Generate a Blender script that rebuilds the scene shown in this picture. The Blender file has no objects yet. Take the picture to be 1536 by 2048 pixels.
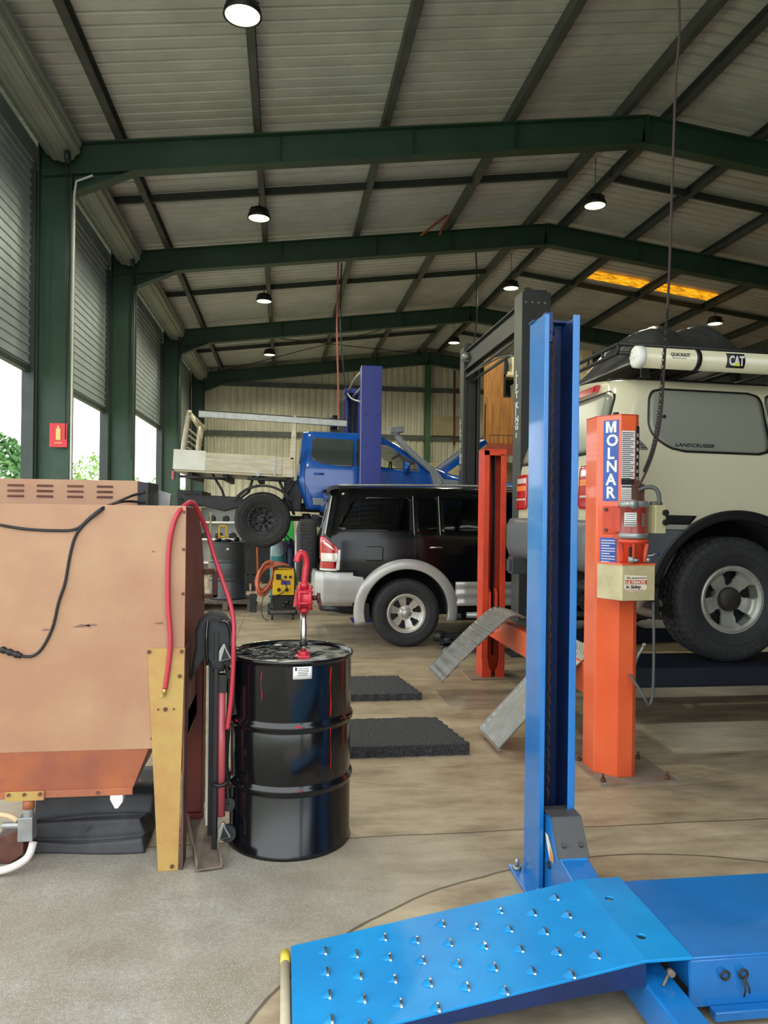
import bpy, bmesh, math, random
from mathutils import Vector, Matrix
random.seed(7)
SC = bpy.context.scene
COL = SC.collection
PI = math.pi
rad = math.radians

# ------------------------------------------------------------------ camera frame (used for laying out real positions)
F = 1500.0; TH = math.atan(200/1500); RL = .012; CH = 1.54
_c, _s = math.cos(TH), math.sin(TH)
FW = Vector((_s, _c, 0))
RT = Vector((_c*math.cos(RL), -_s*math.cos(RL), math.sin(RL)))
UP = Vector((-_c*math.sin(RL), _s*math.sin(RL), math.cos(RL)))
def P(px, py, X=None, Y=None, Z=None):
    a = (px-768)/F; b = -(py-1024)/F
    d = FW + RT*a + UP*b
    t = X/d.x if X is not None else (Y/d.y if Y is not None else (Z-CH)/d.z)
    return Vector((d.x*t, d.y*t, CH+d.z*t))

# ------------------------------------------------------------------ materials
def srgb(h):
    h = h.lstrip('#')
    v = [int(h[i:i+2], 16)/255 for i in (0, 2, 4)]
    return tuple((x/12.92 if x <= .04045 else ((x+.055)/1.055)**2.4) for x in v)+(1,)
MATS = {}
def M(name, hexc, rough=.5, metal=0, var=.0, vscale=3, hex2=None, bump=0, bscale=40, coat=0, emit=None, spec=.5, lo=.4, hi=.65, stretch=None):
    m = bpy.data.materials.new(name); m.use_nodes = True
    nt = m.node_tree; N = nt.nodes; L = nt.links
    b = N['Principled BSDF']
    b.inputs['Roughness'].default_value = rough; b.inputs['Metallic'].default_value = metal
    b.inputs['Specular IOR Level'].default_value = spec
    b.inputs['Coat Weight'].default_value = coat; b.inputs['Coat Roughness'].default_value = .06
    c = srgb(hexc); b.inputs['Base Color'].default_value = c
    if var or hex2 or bump:
        tc = N.new('ShaderNodeTexCoord'); mp = N.new('ShaderNodeMapping')
        L.new(tc.outputs['Object'], mp.inputs[0])
        if stretch: mp.inputs['Scale'].default_value = stretch
    if var or hex2:
        nz = N.new('ShaderNodeTexNoise'); nz.inputs['Scale'].default_value = vscale
        nz.inputs['Detail'].default_value = 8; nz.inputs['Roughness'].default_value = .65
        L.new(mp.outputs[0], nz.inputs['Vector'])
        cr = N.new('ShaderNodeValToRGB'); L.new(nz.outputs['Fac'], cr.inputs[0])
        c2 = srgb(hex2) if hex2 else tuple(x*(1-var) for x in c[:3])+(1,)
        cr.color_ramp.elements[0].position = lo; cr.color_ramp.elements[0].color = c2
        cr.color_ramp.elements[1].position = hi; cr.color_ramp.elements[1].color = c
        L.new(cr.outputs[0], b.inputs['Base Color'])
    if bump:
        n2 = N.new('ShaderNodeTexNoise'); n2.inputs['Scale'].default_value = bscale; n2.inputs['Detail'].default_value = 6
        L.new(mp.outputs[0], n2.inputs['Vector'])
        bp = N.new('ShaderNodeBump'); bp.inputs['Strength'].default_value = bump; bp.inputs['Distance'].default_value = .01
        L.new(n2.outputs['Fac'], bp.inputs['Height']); L.new(bp.outputs[0], b.inputs['Normal'])
    if emit:
        b.inputs['Emission Color'].default_value = c; b.inputs['Emission Strength'].default_value = emit
        if var or hex2: L.new(cr.outputs[0], b.inputs['Emission Color'])
    MATS[name] = m
    return m

mRoof = M('roof_sheet', '#cfd0d1', .5, .2, .18, 1.5, spec=.4)
mPurlin = M('purlin_steel', '#5d605c', .55, .4, .25, 3)
mGreen = M('green_steel', '#2f4d3b', .5, 0, .3, 1.5)
mWallB = M('back_cladding', '#d8d3be', .5, .1, .2, 1.2)
mWallD = M('side_cladding', '#5a625c', .6, 0, .2, 1.2)
mDoor = M('roller_curtain', '#a9b6b8', .5, .2, .2, 1.3)
mDrumRoll = M('roller_roll', '#9aa298', .5, .2, .2, 1.3)
mTrack = M('door_track', '#3f4644', .5, .3, .2, 4)
mAmber = M('amber_sheet', '#ffb21e', .5, 0, emit=1.3, hex2='#6a3804', vscale=5, lo=.35, hi=.62, stretch=(1.2, 4, 1))  # emission stands in for daylight coming through the sheet
mCabTan = M('cabinet_tan', '#ae8a69', .45, 0, hex2='#a0765a', vscale=1.6, bump=.05, bscale=60)
mCabOr = M('cabinet_orange', '#a8623f', .5, 0, hex2='#905340', vscale=4)
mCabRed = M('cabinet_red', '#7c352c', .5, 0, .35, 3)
mYel = M('leg_yellow', '#b09250', .45, 0, hex2='#a87848', vscale=5, lo=.35, hi=.6)
mRust = M('rusty_brown', '#6e4436', .7, 0, .5, 9, bump=.2)
mBrown = M('dusty_steel', '#8a7a6c', .7, .2, .35, 10)
mDrumBlk = M('drum_black', '#0b0c10', .16, 0, bump=.03, bscale=5, spec=.6)
mDrumTop = M('drum_lid_grime', '#a4a59e', .35, .1, hex2='#16171a', vscale=9, lo=.45, hi=.53)
mBlk = M('black_plastic', '#141517', .5, 0, .3, 8)
mBlkG = M('black_gloss', '#08090b', .1, 0, coat=.6)
mRub = M('rubber', '#2b2c2e', .75, 0, .3, 12, bump=.15, bscale=60)
mRubber2 = M('rubber_sheet', '#444548', .65, 0, .35, 6, bump=.3, bscale=12)
mRed = M('pump_red', '#c02a38', .35, 0, .2, 12)
mHose = M('hose_red', '#b23240', .4, 0)
mChrome = M('chrome', '#d6d6d4', .2, 1)
mSteel = M('galvanised', '#a8aaa8', .4, .6, .25, 14)
mWhite = M('white_paint', '#e8e8e2', .45, 0, .1, 5)
mLabelW = M('label_white', '#dcdcd8', .5, 0)
mInk = M('ink', '#1c1c20', .6, 0)
mLiftBlue = M('lift_blue', '#1672bc', .3, 0, .15, 5, coat=.45)
mLiftBlue2 = M('lift_blue_inner', '#0a2a60', .5, 0, .45, 3)  # darker lift blue, with grime and channel shade in its colour
mRampBlue = M('ramp_blue', '#0a8fcf', .42, 0, hex2='#087ebe', vscale=2.5, bump=.05, bscale=90, spec=.4)
mGreyCap = M('cap_charcoal', '#4a4a49', .5, 0, .1, 8)
mOrange = M('molnar_orange', '#e8683e', .3, 0, hex2='#de5a30', vscale=2, coat=.4)
mOrangeR = M('post_red_orange', '#e04a2a', .38, 0, .25, 3)
mDirtPlate = M('dirty_plate', '#857a6a', .75, 0, hex2='#94594a', vscale=10, lo=.3, hi=.5)
mMotor = M('motor_red', '#96342a', .35, 0, .3, 10, coat=.3)
mCream = M('cream_box', '#cfc398', .4, 0, hex2='#b3a780', vscale=5)
mJBox = M('junction_cream', '#c2bd90', .5, 0, .15, 8)
mStBlue = M('sticker_blue', '#2f55a8', .4, 0)
mStRed = M('sticker_red', '#c24028', .5, 0)
mStCream = M('sticker_cream', '#e6dcc6', .5, 0)
mLCwhite = M('lc_white', '#c9c5a9', .22, 0, coat=.4)
mLCgrey = M('lc_grey_cladding', '#5a5e64', .45, 0, .1, 5)
mLCglass = M('lc_glass_shade', '#7f8276', .3, 0, spec=.5)
mSilver = M('silver_paint', '#aeaeaa', .32, .3, .06, 5, coat=.3)
mPajBlack = M('paj_black', '#06070a', .14, 0, coat=.1, spec=.35)
mGlassDk = M('glass_dark', '#0a0d11', .04, 0, spec=.8)
mAlloy = M('alloy', '#c4c2ba', .35, .5, .15, 20)
mAlloy2 = M('alloy_grey', '#a9aba0', .4, .4, .2, 16)
mDarkWheel = M('black_wheel', '#303236', .45, .2, .2, 10)
mHub = M('hub_dirty', '#3a3732', .6, .4, .3, 20)
mUteBlue = M('ute_blue', '#0a4fa8', .22, 0, coat=.5)
mUteGlass = M('ute_glass', '#3c4444', .1, 0, spec=.7)
mTray = M('tray_alu', '#c6bfae', .42, .3, hex2='#b4a98c', vscale=4, stretch=(1, 1, 6))
mChassis = M('chassis_dark', '#35363a', .6, .2, .4, 7)
mSnork = M('snorkel_grey', '#8d9298', .5, 0, .08, 5)
mHoistBlue = M('hoist_purple_blue', '#27369a', .42, 0, .15, 2)
mHoistGrey = M('hoist_charcoal', '#3b3d3f', .45, 0, .2, 4)
mHoistGreyL = M('hoist_charcoal_lit', '#5a5d5a', .45, 0, .2, 4)  # lighter copy of the charcoal, side light put into the colour
mTailRed = M('tail_red', '#b3161e', .15, 0, coat=.5)
mTailClr = M('tail_clear', '#d8d4d0', .15, .2, coat=.5)
mTailAmb = M('tail_amber', '#f08038', .15, 0, coat=.5)
mWood = M('plywood', '#b07a38', .55, 0, hex2='#8a5a26', vscale=3, stretch=(8, 8, .6))
mPly = M('pale_ply', '#b0a17c', .6, 0, .25, 3)
mTarp = M('tarp_black', '#2e3032', .28, 0, .2, 4, bump=.3, bscale=9)
mMat = M('foam_mat', '#4a4b4e', .95, 0, .65, 70, bump=1, bscale=120)
mWeld = M('welder_yellow', '#e6b90c', .4, 0)
mCoil = M('coil_orange', '#c8694a', .55, 0, .2, 10)
mGas = M('gas_teal', '#49a3a8', .4, 0)
mGasT = M('gas_pale', '#b5d4d6', .4, 0)
mGreenB = M('bright_green', '#2aa84a', .5, 0)
mOrP = M('bright_orange', '#d8672c', .5, 0)
mSign = M('sign_red', '#d8313a', .45, 0)
mSignY = M('sign_yellow', '#d8c070', .45, 0)
mYelP = M('yellow_paint', '#e0b020', .5, 0)
mRope = M('rope_dark', '#3a2c28', .8, 0)
mRope2 = M('rope_pink', '#b8605a', .7, 0)
mBackDrum = M('old_drum', '#4a4e52', .4, .2, .3, 4)
mPallet = M('pallet_wood', '#6b6154', .8, 0, .4, 6)
mGrassF = M('leaf', '#5b8a3a', .6, 0, hex2='#37642a', vscale=1.5)
mLeaf2 = M('leaf_lime', '#93b050', .6, 0, hex2='#5e8838', vscale=1.5)
mTrunk = M('bark', '#5b4a3a', .9)
mAlum = M('aluminium_tread', '#878782', .4, .5, .25, 10)
mTread = M('tread_plate', '#a9a9a4', .38, .6, .2, 10)

def lampmat():
    m = bpy.data.materials.new('lamp_glow'); m.use_nodes = True
    b = m.node_tree.nodes['Principled BSDF']
    b.inputs['Base Color'].default_value = (1, 1, .8, 1)
    b.inputs['Emission Color'].default_value = (1, .99, .66, 1); b.inputs['Emission Strength'].default_value = 1.45
    return m
mLamp = lampmat()

def glassmat(name, col, rough=.02, tint=.55):
    m = bpy.data.materials.new(name); m.use_nodes = True
    nt = m.node_tree; nt.nodes.clear()
    o = nt.nodes.new('ShaderNodeOutputMaterial'); mx = nt.nodes.new('ShaderNodeMixShader')
    t = nt.nodes.new('ShaderNodeBsdfTransparent'); g = nt.nodes.new('ShaderNodeBsdfGlossy')
    fr = nt.nodes.new('ShaderNodeFresnel'); fr.inputs[0].default_value = 1.5
    t.inputs[0].default_value = col; g.inputs['Roughness'].default_value = rough
    nt.links.new(fr.outputs[0], mx.inputs[0]); nt.links.new(t.outputs[0], mx.inputs[1]); nt.links.new(g.outputs[0], mx.inputs[2])
    nt.links.new(mx.outputs[0], o.inputs[0])
    return m
mTint = glassmat('tinted_glass', (.22, .25, .26, 1))
mClear = glassmat('clear_glass', (.8, .85, .82, 1))

def floormat():
    m = bpy.data.materials.new('concrete_floor'); m.use_nodes = True
    nt = m.node_tree; N = nt.nodes; L = nt.links; b = N['Principled BSDF']
    geo = N.new('ShaderNodeNewGeometry'); sep = N.new('ShaderNodeSeparateXYZ'); L.new(geo.outputs['Position'], sep.inputs[0])
    def math_(op, a, c=None, clamp=False):
        n = N.new('ShaderNodeMath'); n.operation = op; n.use_clamp = clamp
        for i, v in enumerate((a, c)):
            if v is None: continue
            if isinstance(v, (int, float)): n.inputs[i].default_value = v
            else: L.new(v, n.inputs[i])
        return n.outputs[0]
    def noise(sc, det=8, rg=.6, stretch=None, w=0):
        n = N.new('ShaderNodeTexNoise'); n.inputs['Scale'].default_value = sc; n.inputs['Detail'].default_value = det; n.inputs['Roughness'].default_value = rg
        mp = N.new('ShaderNodeMapping'); mp.inputs['Location'].default_value = (w, w, 0)
        if stretch: mp.inputs['Scale'].default_value = stretch
        L.new(geo.outputs['Position'], mp.inputs[0]); L.new(mp.outputs[0], n.inputs['Vector'])
        return n.outputs['Fac']
    def ramp(f, stops):
        r = N.new('ShaderNodeValToRGB'); L.new(f, r.inputs[0])
        el = r.color_ramp.elements
        while len(el) < len(stops): el.new(.5)
        for e, (p, c) in zip(el, stops): e.position = p; e.color = srgb(c)
        return r.outputs[0]
    def mix(f, a, c, mode='MIX'):
        n = N.new('ShaderNodeMix'); n.data_type = 'RGBA'; n.blend_type = mode
        if isinstance(f, (int, float)): n.inputs[0].default_value = f
        else: L.new(f, n.inputs[0])
        for i, v in ((6, a), (7, c)):
            if isinstance(v, tuple): n.inputs[i].default_value = v
            else: L.new(v, n.inputs[i])
        return n.outputs[2]
    X, Y = sep.outputs[0], sep.outputs[1]
    big = noise(.7, 6, .6); med = noise(3.5, 9, .65, (.7, 1.6, 1), 3); fine = noise(55, 5, .7, None, 9); sp = noise(170, 3, .6, None, 5)
    smooth = ramp(med, [(.32, '#6f604b'), (.48, '#a39277'), (.68, '#c2b498')])
    smooth = mix(math_('MULTIPLY', big, .8), smooth, ramp(noise(1.6, 8, .7, (.5, 2, 1), 21), [(.35, '#6e604c'), (.55, '#a89a80'), (.7, '#c0b59c')]))
    rough = ramp(noise(2.2, 8, .7, None, 11), [(.35, '#8a8372'), (.55, '#a09b8e'), (.7, '#b3b0a8')])
    rough = mix(math_('MULTIPLY', ramp_f(N, L, fine, .35, .6), .45, True), rough, srgb('#7d7566'))
    rough = mix(math_('MULTIPLY', ramp_f(N, L, sp, .56, .66), .5, True), rough, srgb('#dcd8cd'))
    # rough patch: nearer than the cross joint and outside the bay of the blue lift
    wob = math_('MULTIPLY', math_('SUBTRACT', noise(2.0, 3, .5, None, 31), .5), .12)
    jy = math_('ADD', Y, math_('MULTIPLY', wob, .4))
    near = math_('LESS_THAN', jy, 3.53)
    ex = math_('DIVIDE', math_('SUBTRACT', X, 1.5), 1.9); ey = math_('DIVIDE', math_('SUBTRACT', Y, 1.2), 2.02)
    rr = math_('SQRT', math_('ADD', math_('MULTIPLY', ex, ex), math_('MULTIPLY', ey, ey)))
    rr = math_('ADD', rr, math_('MULTIPLY', wob, .3))
    outside = math_('GREATER_THAN', rr, 1.0)
    mask = math_('MULTIPLY', near, outside)
    leftm = math_('LESS_THAN', math_('ADD', X, math_('MULTIPLY', wob, 4)), 1.0)
    fade = ramp_f(N, L, math_('ADD', math_('MULTIPLY', X, -.35), .55), .15, .6)
    col = mix(math_('MULTIPLY', mask, fade, True), smooth, rough)
    # joint lines
    def line(v, pos, w): 
        return math_('LESS_THAN', math_('ABSOLUTE', math_('SUBTRACT', v, pos)), w)
    ln = line(jy, 3.53, .006)
    arc = math_('MULTIPLY', line(rr, 1.0, .0035), near)
    ln = math_('MAXIMUM', ln, arc)
    ex2 = math_('DIVIDE', math_('SUBTRACT', X, 1.9), 2.6); ey2 = math_('DIVIDE', math_('SUBTRACT', Y, 5.4), 1.4)
    r2 = math_('ADD', math_('SQRT', math_('ADD', math_('MULTIPLY', ex2, ex2), math_('MULTIPLY', ey2, ey2))), math_('MULTIPLY', wob, .3))
    ln = math_('MAXIMUM', ln, math_('MULTIPLY', line(r2, 1.0, .0025), .5))
    for yy in (9.0, 14.5, 19.5): ln = math_('MAXIMUM', ln, math_('MULTIPLY', line(jy, yy, .01), .6))
    for xx in (-.55, 4.4): ln = math_('MAXIMUM', ln, math_('MULTIPLY', math_('MULTIPLY', line(X, xx, .008), math_('GREATER_THAN', Y, 3.5)), .5))
    col = mix(math_('MULTIPLY', ln, .75), col, srgb('#40382c'))
    # oil stains
    st = ramp_f(N, L, noise(1.1, 7, .7, (1, 1, 1), 77), .56, .72)
    right = ramp_f(N, L, X, .9, 2.2)
    col = mix(math_('MULTIPLY', st, math_('ADD', .2, math_('MULTIPLY', right, .35))), col, srgb('#4c4336'))
    L.new(col, b.inputs['Base Color'])
    rv = N.new('ShaderNodeMapRange'); L.new(big, rv.inputs[0]); rv.inputs[3].default_value = .3; rv.inputs[4].default_value = .6
    rg = N.new('ShaderNodeMix'); L.new(mask, rg.inputs[0]); L.new(rv.outputs[0], rg.inputs[2]); rg.inputs[3].default_value = .85
    L.new(rg.outputs[0], b.inputs['Roughness'])
    bp = N.new('ShaderNodeBump'); bp.inputs['Distance'].default_value = .006
    L.new(math_('ADD', math_('MULTIPLY', mask, .5), .12), bp.inputs['Strength'])
    L.new(math_('SUBTRACT', math_('ADD', math_('MULTIPLY', fine, .7), math_('MULTIPLY', sp, .4)), ln), bp.inputs['Height'])
    L.new(bp.outputs[0], b.inputs['Normal'])
    return m
def ramp_f(N, L, f, a, c):
    n = N.new('ShaderNodeMapRange'); n.inputs[1].default_value = a; n.inputs[2].default_value = c; n.clamp = True
    L.new(f, n.inputs[0]); return n.outputs[0]
mFloor = floormat()
mOutG = M('outdoor_ground', '#bdb9a8', .9, 0, hex2='#8fa368', vscale=.35)

# ------------------------------------------------------------------ object helpers
def thing(name, label, cat, loc=(0, 0, 0), rotz=0, group=None):
    o = bpy.data.objects.new(name, None); COL.objects.link(o)
    o.empty_display_size = .1
    o.location = loc; o.rotation_euler = (0, 0, rotz); o['label'] = label; o['category'] = cat
    if group: o['group'] = group
    return o
def tag(o, label, cat, group=None, kind=None):
    o['label'] = label; o['category'] = cat
    if group: o['group'] = group
    if kind: o['kind'] = kind
    return o
def org(p):
    v = Vector((0, 0, 0))
    while p is not None:
        v += p.location; p = p.parent
    return v
class MB:
    """collects geometry given in scene coordinates"""
    def __init__(s): s.v = []; s.f = []; s.sm = []
    def add(s, vs, fs, smooth=False):
        n = len(s.v); s.v += [Vector(v) for v in vs]
        for f in fs: s.f.append([i+n for i in f]); s.sm.append(smooth)
        return s
    def box(s, x0, x1, y0, y1, z0, z1):
        vs = [(x, y, z) for z in (z0, z1) for y in (y0, y1) for x in (x0, x1)]
        return s.add(vs, [(0, 2, 3, 1), (4, 5, 7, 6), (0, 1, 5, 4), (2, 6, 7, 3), (0, 4, 6, 2), (1, 3, 7, 5)])
    def obox(s, p0, p1, w, h, up=(0, 0, 1)):
        """bar of width w (sideways) and height h (along up) from p0 to p1"""
        p0, p1 = Vector(p0), Vector(p1); d = (p1-p0).normalized(); u = Vector(up)
        sd = d.cross(u)
        if sd.length < 1e-4: sd = d.cross(Vector((0, 1, 0)))
        sd.normalize(); u = sd.cross(d).normalized()
        vs = [p+sd*a*w/2+u*b*h/2 for p in (p0, p1) for a, b in ((-1, -1), (1, -1), (1, 1), (-1, 1))]
        return s.add(vs, [(0, 1, 2, 3), (7, 6, 5, 4), (0, 4, 5, 1), (1, 5, 6, 2), (2, 6, 7, 3), (3, 7, 4, 0)])
    def prism(s, poly, axis, a, b):
        """poly: 2D points; axis 'x': (y,z); 'y': (x,z); 'z': (x,y)"""
        def mk(p, t):
            return {'x': (t, p[0], p[1]), 'y': (p[0], t, p[1]), 'z': (p[0], p[1], t)}[axis]
        n = len(poly)
        vs = [mk(p, a) for p in poly]+[mk(p, b) for p in poly]
        fs = [tuple(range(n)), tuple(range(2*n-1, n-1, -1))]+[(i, i+n, (i+1) % n+n, (i+1) % n) for i in range(n)]
        return s.add(vs, fs)
    def cyl(s, p0, p1, r, seg=20, r2=None, caps=True, smooth=True):
        r2 = r if r2 is None else r2
        p0, p1 = Vector(p0), Vector(p1); d = (p1-p0).normalized()
        a = d.orthogonal().normalized(); b = d.cross(a)
        vs = []
        for p, q in ((p0, r), (p1, r2)):
            for i in range(seg):
                t = 2*PI*i/seg; vs.append(p+(a*math.cos(t)+b*math.sin(t))*q)
        s.add(vs, [(i, (i+1) % seg, (i+1) % seg+seg, i+seg) for i in range(seg)], smooth)
        if caps:
            s.add(vs, [tuple(range(seg-1, -1, -1)), tuple(range(seg, 2*seg))])
        return s
    def lathe(s, prof, c, axis='z', seg=40, smooth=True, a0=0, a1=2*PI):
        """prof: (r, h) along axis"""
        c = Vector(c); vs = []
        A = {'z': (Vector((1, 0, 0)), Vector((0, 1, 0)), Vector((0, 0, 1))),
             'y': (Vector((1, 0, 0)), Vector((0, 0, 1)), Vector((0, 1, 0))),
             'x': (Vector((0, 1, 0)), Vector((0, 0, 1)), Vector((1, 0, 0)))}[axis]
        full = abs(a1-a0-2*PI) < 1e-6; cnt = seg if full else seg+1
        for i in range(cnt):
            t = a0+(a1-a0)*i/seg
            for r, h in prof: vs.append(c+(A[0]*math.cos(t)+A[1]*math.sin(t))*r+A[2]*h)
        n = len(prof); fs = []
        for i in range(seg):
            j = (i+1) % cnt
            for k in range(n-1): fs.append((i*n+k, j*n+k, j*n+k+1, i*n+k+1))
        return s.add(vs, fs, smooth)
    def tube(s, pts, r, seg=10, sub=0, smooth=True, closed=False, rfun=None):
        pts = [Vector(p) for p in pts]
        if sub: pts = catmull(pts, sub)
        n = len(pts); vs = []; prev = None
        for i, p in enumerate(pts):
            if closed: d = pts[(i+1) % n]-pts[i-1]
            else: d = pts[min(i+1, n-1)]-pts[max(i-1, 0)]
            d.normalize()
            if prev is None: a = d.orthogonal().normalized()
            else:
                a = prev-d*prev.dot(d)
                a = a.normalized() if a.length > 1e-5 else d.orthogonal().normalized()
            prev = a; b = d.cross(a); rr = r if rfun is None else rfun(i/(n-1))
            for k in range(seg):
                t = 2*PI*k/seg; vs.append(p+(a*math.cos(t)+b*math.sin(t))*rr)
        fs = []
        for i in range(n if closed else n-1):
            j = (i+1) % n
            for k in range(seg): fs.append((i*seg+k, i*seg+(k+1) % seg, j*seg+(k+1) % seg, j*seg+k))
        if not closed: fs += [tuple(range(seg-1, -1, -1)), tuple(range((n-1)*seg, n*seg))]
        return s.add(vs, fs, smooth)
    def grid(s, fn, nu, nv, smooth=True, back=None):
        """fn(u,v)->point; back: function for a rear skin, giving a closed thin solid"""
        n = (nu+1)*(nv+1)
        vs = [fn(i/nu, j/nv) for i in range(nu+1) for j in range(nv+1)]
        fs = [(i*(nv+1)+j, (i+1)*(nv+1)+j, (i+1)*(nv+1)+j+1, i*(nv+1)+j+1) for i in range(nu) for j in range(nv)]
        s.add(vs, fs, smooth)
        if back:
            vb = [back(i/nu, j/nv) for i in range(nu+1) for j in range(nv+1)]
            s.add(vb, [tuple(reversed(f)) for f in fs], smooth)
            ring = [(i, 0) for i in range(nu)]+[(nu, j) for j in range(nv)]+[(i, nv) for i in range(nu, 0, -1)]+[(0, j) for j in range(nv, 0, -1)]
            idx = [i*(nv+1)+j for i, j in ring]; m = len(idx)
            s.add(vs+vb, [(idx[k], idx[k]+n, idx[(k+1) % m]+n, idx[(k+1) % m]) for k in range(m)])
        return s
    def sphere(s, c, r, seg=16, rings=10, sc=(1, 1, 1)):
        c = Vector(c)
        def fn(u, v):
            t = 2*PI*u; p = PI*v
            return c+Vector((r*sc[0]*math.sin(p)*math.cos(t), r*sc[1]*math.sin(p)*math.sin(t), r*sc[2]*math.cos(p)))
        return s.grid(fn, seg, rings)
    def build(s, name, mat, parent=None, bevel=0, seg=2, origin=None, weld=True):
        if origin is None:
            if parent is not None: o0 = Vector((0, 0, 0)); P0 = org(parent)
            else:
                o0 = None
                lo = Vector((min(v.x for v in s.v), min(v.y for v in s.v), min(v.z for v in s.v)))
                hi = Vector((max(v.x for v in s.v), max(v.y for v in s.v), max(v.z for v in s.v)))
                P0 = Vector(((lo.x+hi.x)/2, (lo.y+hi.y)/2, lo.z))
        else: P0 = Vector(origin)
        me = bpy.data.meshes.new(name)
        me.from_pydata([tuple(v-P0) for v in s.v], [], s.f)
        me.polygons.foreach_set('use_smooth', s.sm)
        bm = bmesh.new(); bm.from_mesh(me)
        if weld: bmesh.ops.remove_doubles(bm, verts=bm.verts, dist=1e-5)
        bmesh.ops.recalc_face_normals(bm, faces=bm.faces)
        bm.to_mesh(me); bm.free()
        me.materials.append(mat)
        o = bpy.data.objects.new(name, me); COL.objects.link(o)
        if parent is not None: o.parent = parent
        else: o.location = P0
        if bevel:
            b = o.modifiers.new('edge', 'BEVEL'); b.width = bevel; b.segments = seg; b.limit_method = 'ANGLE'; b.angle_limit = rad(40)
        return o
def catmull(pts, sub):
    out = []; n = len(pts)
    for i in range(n-1):
        p0 = pts[max(i-1, 0)]; p1 = pts[i]; p2 = pts[i+1]; p3 = pts[min(i+2, n-1)]
        for k in range(sub):
            t = k/sub
            out.append(.5*((2*p1)+(p2-p0)*t+(2*p0-5*p1+4*p2-p3)*t*t+(3*p1-p0-3*p2+p3)*t**3))
    out.append(pts[-1]); return out
def struct(name, mb, mat, parent=None, bevel=0):
    o = mb.build(name, mat, parent, bevel)
    if parent is None: o['kind'] = 'structure'
    return o
def copy_tree(o, parent=None):
    c = o.copy(); COL.objects.link(c)
    if parent is not None: c.parent = parent
    for ch in list(o.children): copy_tree(ch, c)
    return c
def boolean(o, cutter_mb, mode='DIFFERENCE', origin=None):
    c = cutter_mb.build('cutter', mBlk, None)
    if o.parent: c.location -= org(o.parent)
    m = o.modifiers.new('b', 'BOOLEAN'); m.object = c; m.operation = mode; m.solver = 'EXACT'
    par = o.parent; o.parent = None
    bpy.context.view_layer.update()
    dg = bpy.context.evaluated_depsgraph_get()
    me = bpy.data.meshes.new_from_object(o.evaluated_get(dg))
    o.modifiers.clear(); o.data = me; o.parent = par
    bpy.data.objects.remove(c, do_unlink=True)
    return o
def text(name, s, size, loc, xdir, ydir, mat, parent, ext=.0008, bold=0, shear=0, sx=1):
    """flat lettering; loc is the left end of the baseline, scene coordinates"""
    cu = bpy.data.curves.new(name, 'FONT'); cu.body = s; cu.size = size; cu.extrude = ext; cu.offset = bold; cu.shear = shear
    cu.resolution_u = 3
    t = bpy.data.objects.new(name, cu); COL.objects.link(t)
    bpy.context.view_layer.update()
    me = bpy.data.meshes.new_from_object(t.evaluated_get(bpy.context.evaluated_depsgraph_get()))
    bpy.data.objects.remove(t, do_unlink=True)
    x = Vector(xdir).normalized(); y = Vector(ydir).normalized(); z = x.cross(y)
    m = Matrix((x*sx, y, z)).transposed().to_4x4(); m.translation = Vector(loc)-(org(parent) if parent else Vector((0, 0, 0)))
    me.transform(m); me.materials.clear(); me.materials.append(mat)
    o = bpy.data.objects.new(name, me); COL.objects.link(o); o.parent = parent
    return o
WORLD_S = 3.3; EXPO = 0.0
# ------------------------------------------------------------------ building shell
XL, XRT, XR = -2.43, 11.39, 4.48            # inner faces of the column lines, ridge
FR = [9.0, 12.6, 17.9, 23.25]                # portal frames
Y0, YB = .6, 23.5
SL = .127
def zr(x):                                  # top of rafters
    return 5.72+SL*((x if x <= XR else 2*XR-x)+2.29)
# floor
struct('floor', MB().box(-3.2, 12.2, -4.5, 24, -.15, 0), mFloor)
g = MB().box(-60, -3.2, -40, 90, -.25, -.04); g.box(-3.2, 60, -40, -4.5, -.25, -.04)
struct('trim_1', g, mOutG)
# ribbed roof sheets
def ribs(a0, a1, pitch, h):
    out = []; a = a0
    while a < a1:
        for t, z in ((0, 0), (.30, 0), (.36, h), (.50, h), (.56, 0), (.78, .0), (.8, h*.25), (.82, 0)):
            q = a+t*pitch
            if q <= a1: out.append((q, z))
        a += pitch
    out.append((a1, 0)); return out
prof = ribs(Y0, YB+.1, .19, .032)
def roof(xa, xb, nm):
    m = MB(); t = .155
    n = len(prof)
    vs = [(x, y, zr(x)+t+h) for x in (xa, xb) for y, h in prof]
    m.add(vs, [(i, i+1, n+i+1, n+i) for i in range(n-1)])
    o = struct(nm, m, mRoof)
    md = o.modifiers.new('t', 'SOLIDIFY'); md.thickness = .004; md.offset = 1
    return o
roof(-3.3, XR, 'ceiling'); roof(12.2, XR, 'ceiling_right')
# back wall, ribbed cladding
pb = ribs(-3.0, 12.0, .2, -.05)
m = MB(); n = len(pb)
m.add([(x, YB+h, z) for z in (0, 1) for x, h in pb], [(i, i+1, n+i+1, n+i) for i in range(n-1)])
for i, v in enumerate(m.v):
    v.z = 0 if i < n else zr(v.x)+.20
o = struct('wall_back', m, mWallB); md = o.modifiers.new('t', 'SOLIDIFY'); md.thickness = .01
pr = ribs(Y0, YB, .2, -.03); m = MB(); n = len(pr)
m.add([(11.55-h, y, z) for z in (0, 5.87) for y, h in pr], [(i, i+1, n+i+1, n+i) for i in range(n-1)])
o = struct('wall_right', m, mWallD); md = o.modifiers.new('t', 'SOLIDIFY'); md.thickness = .01

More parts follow.
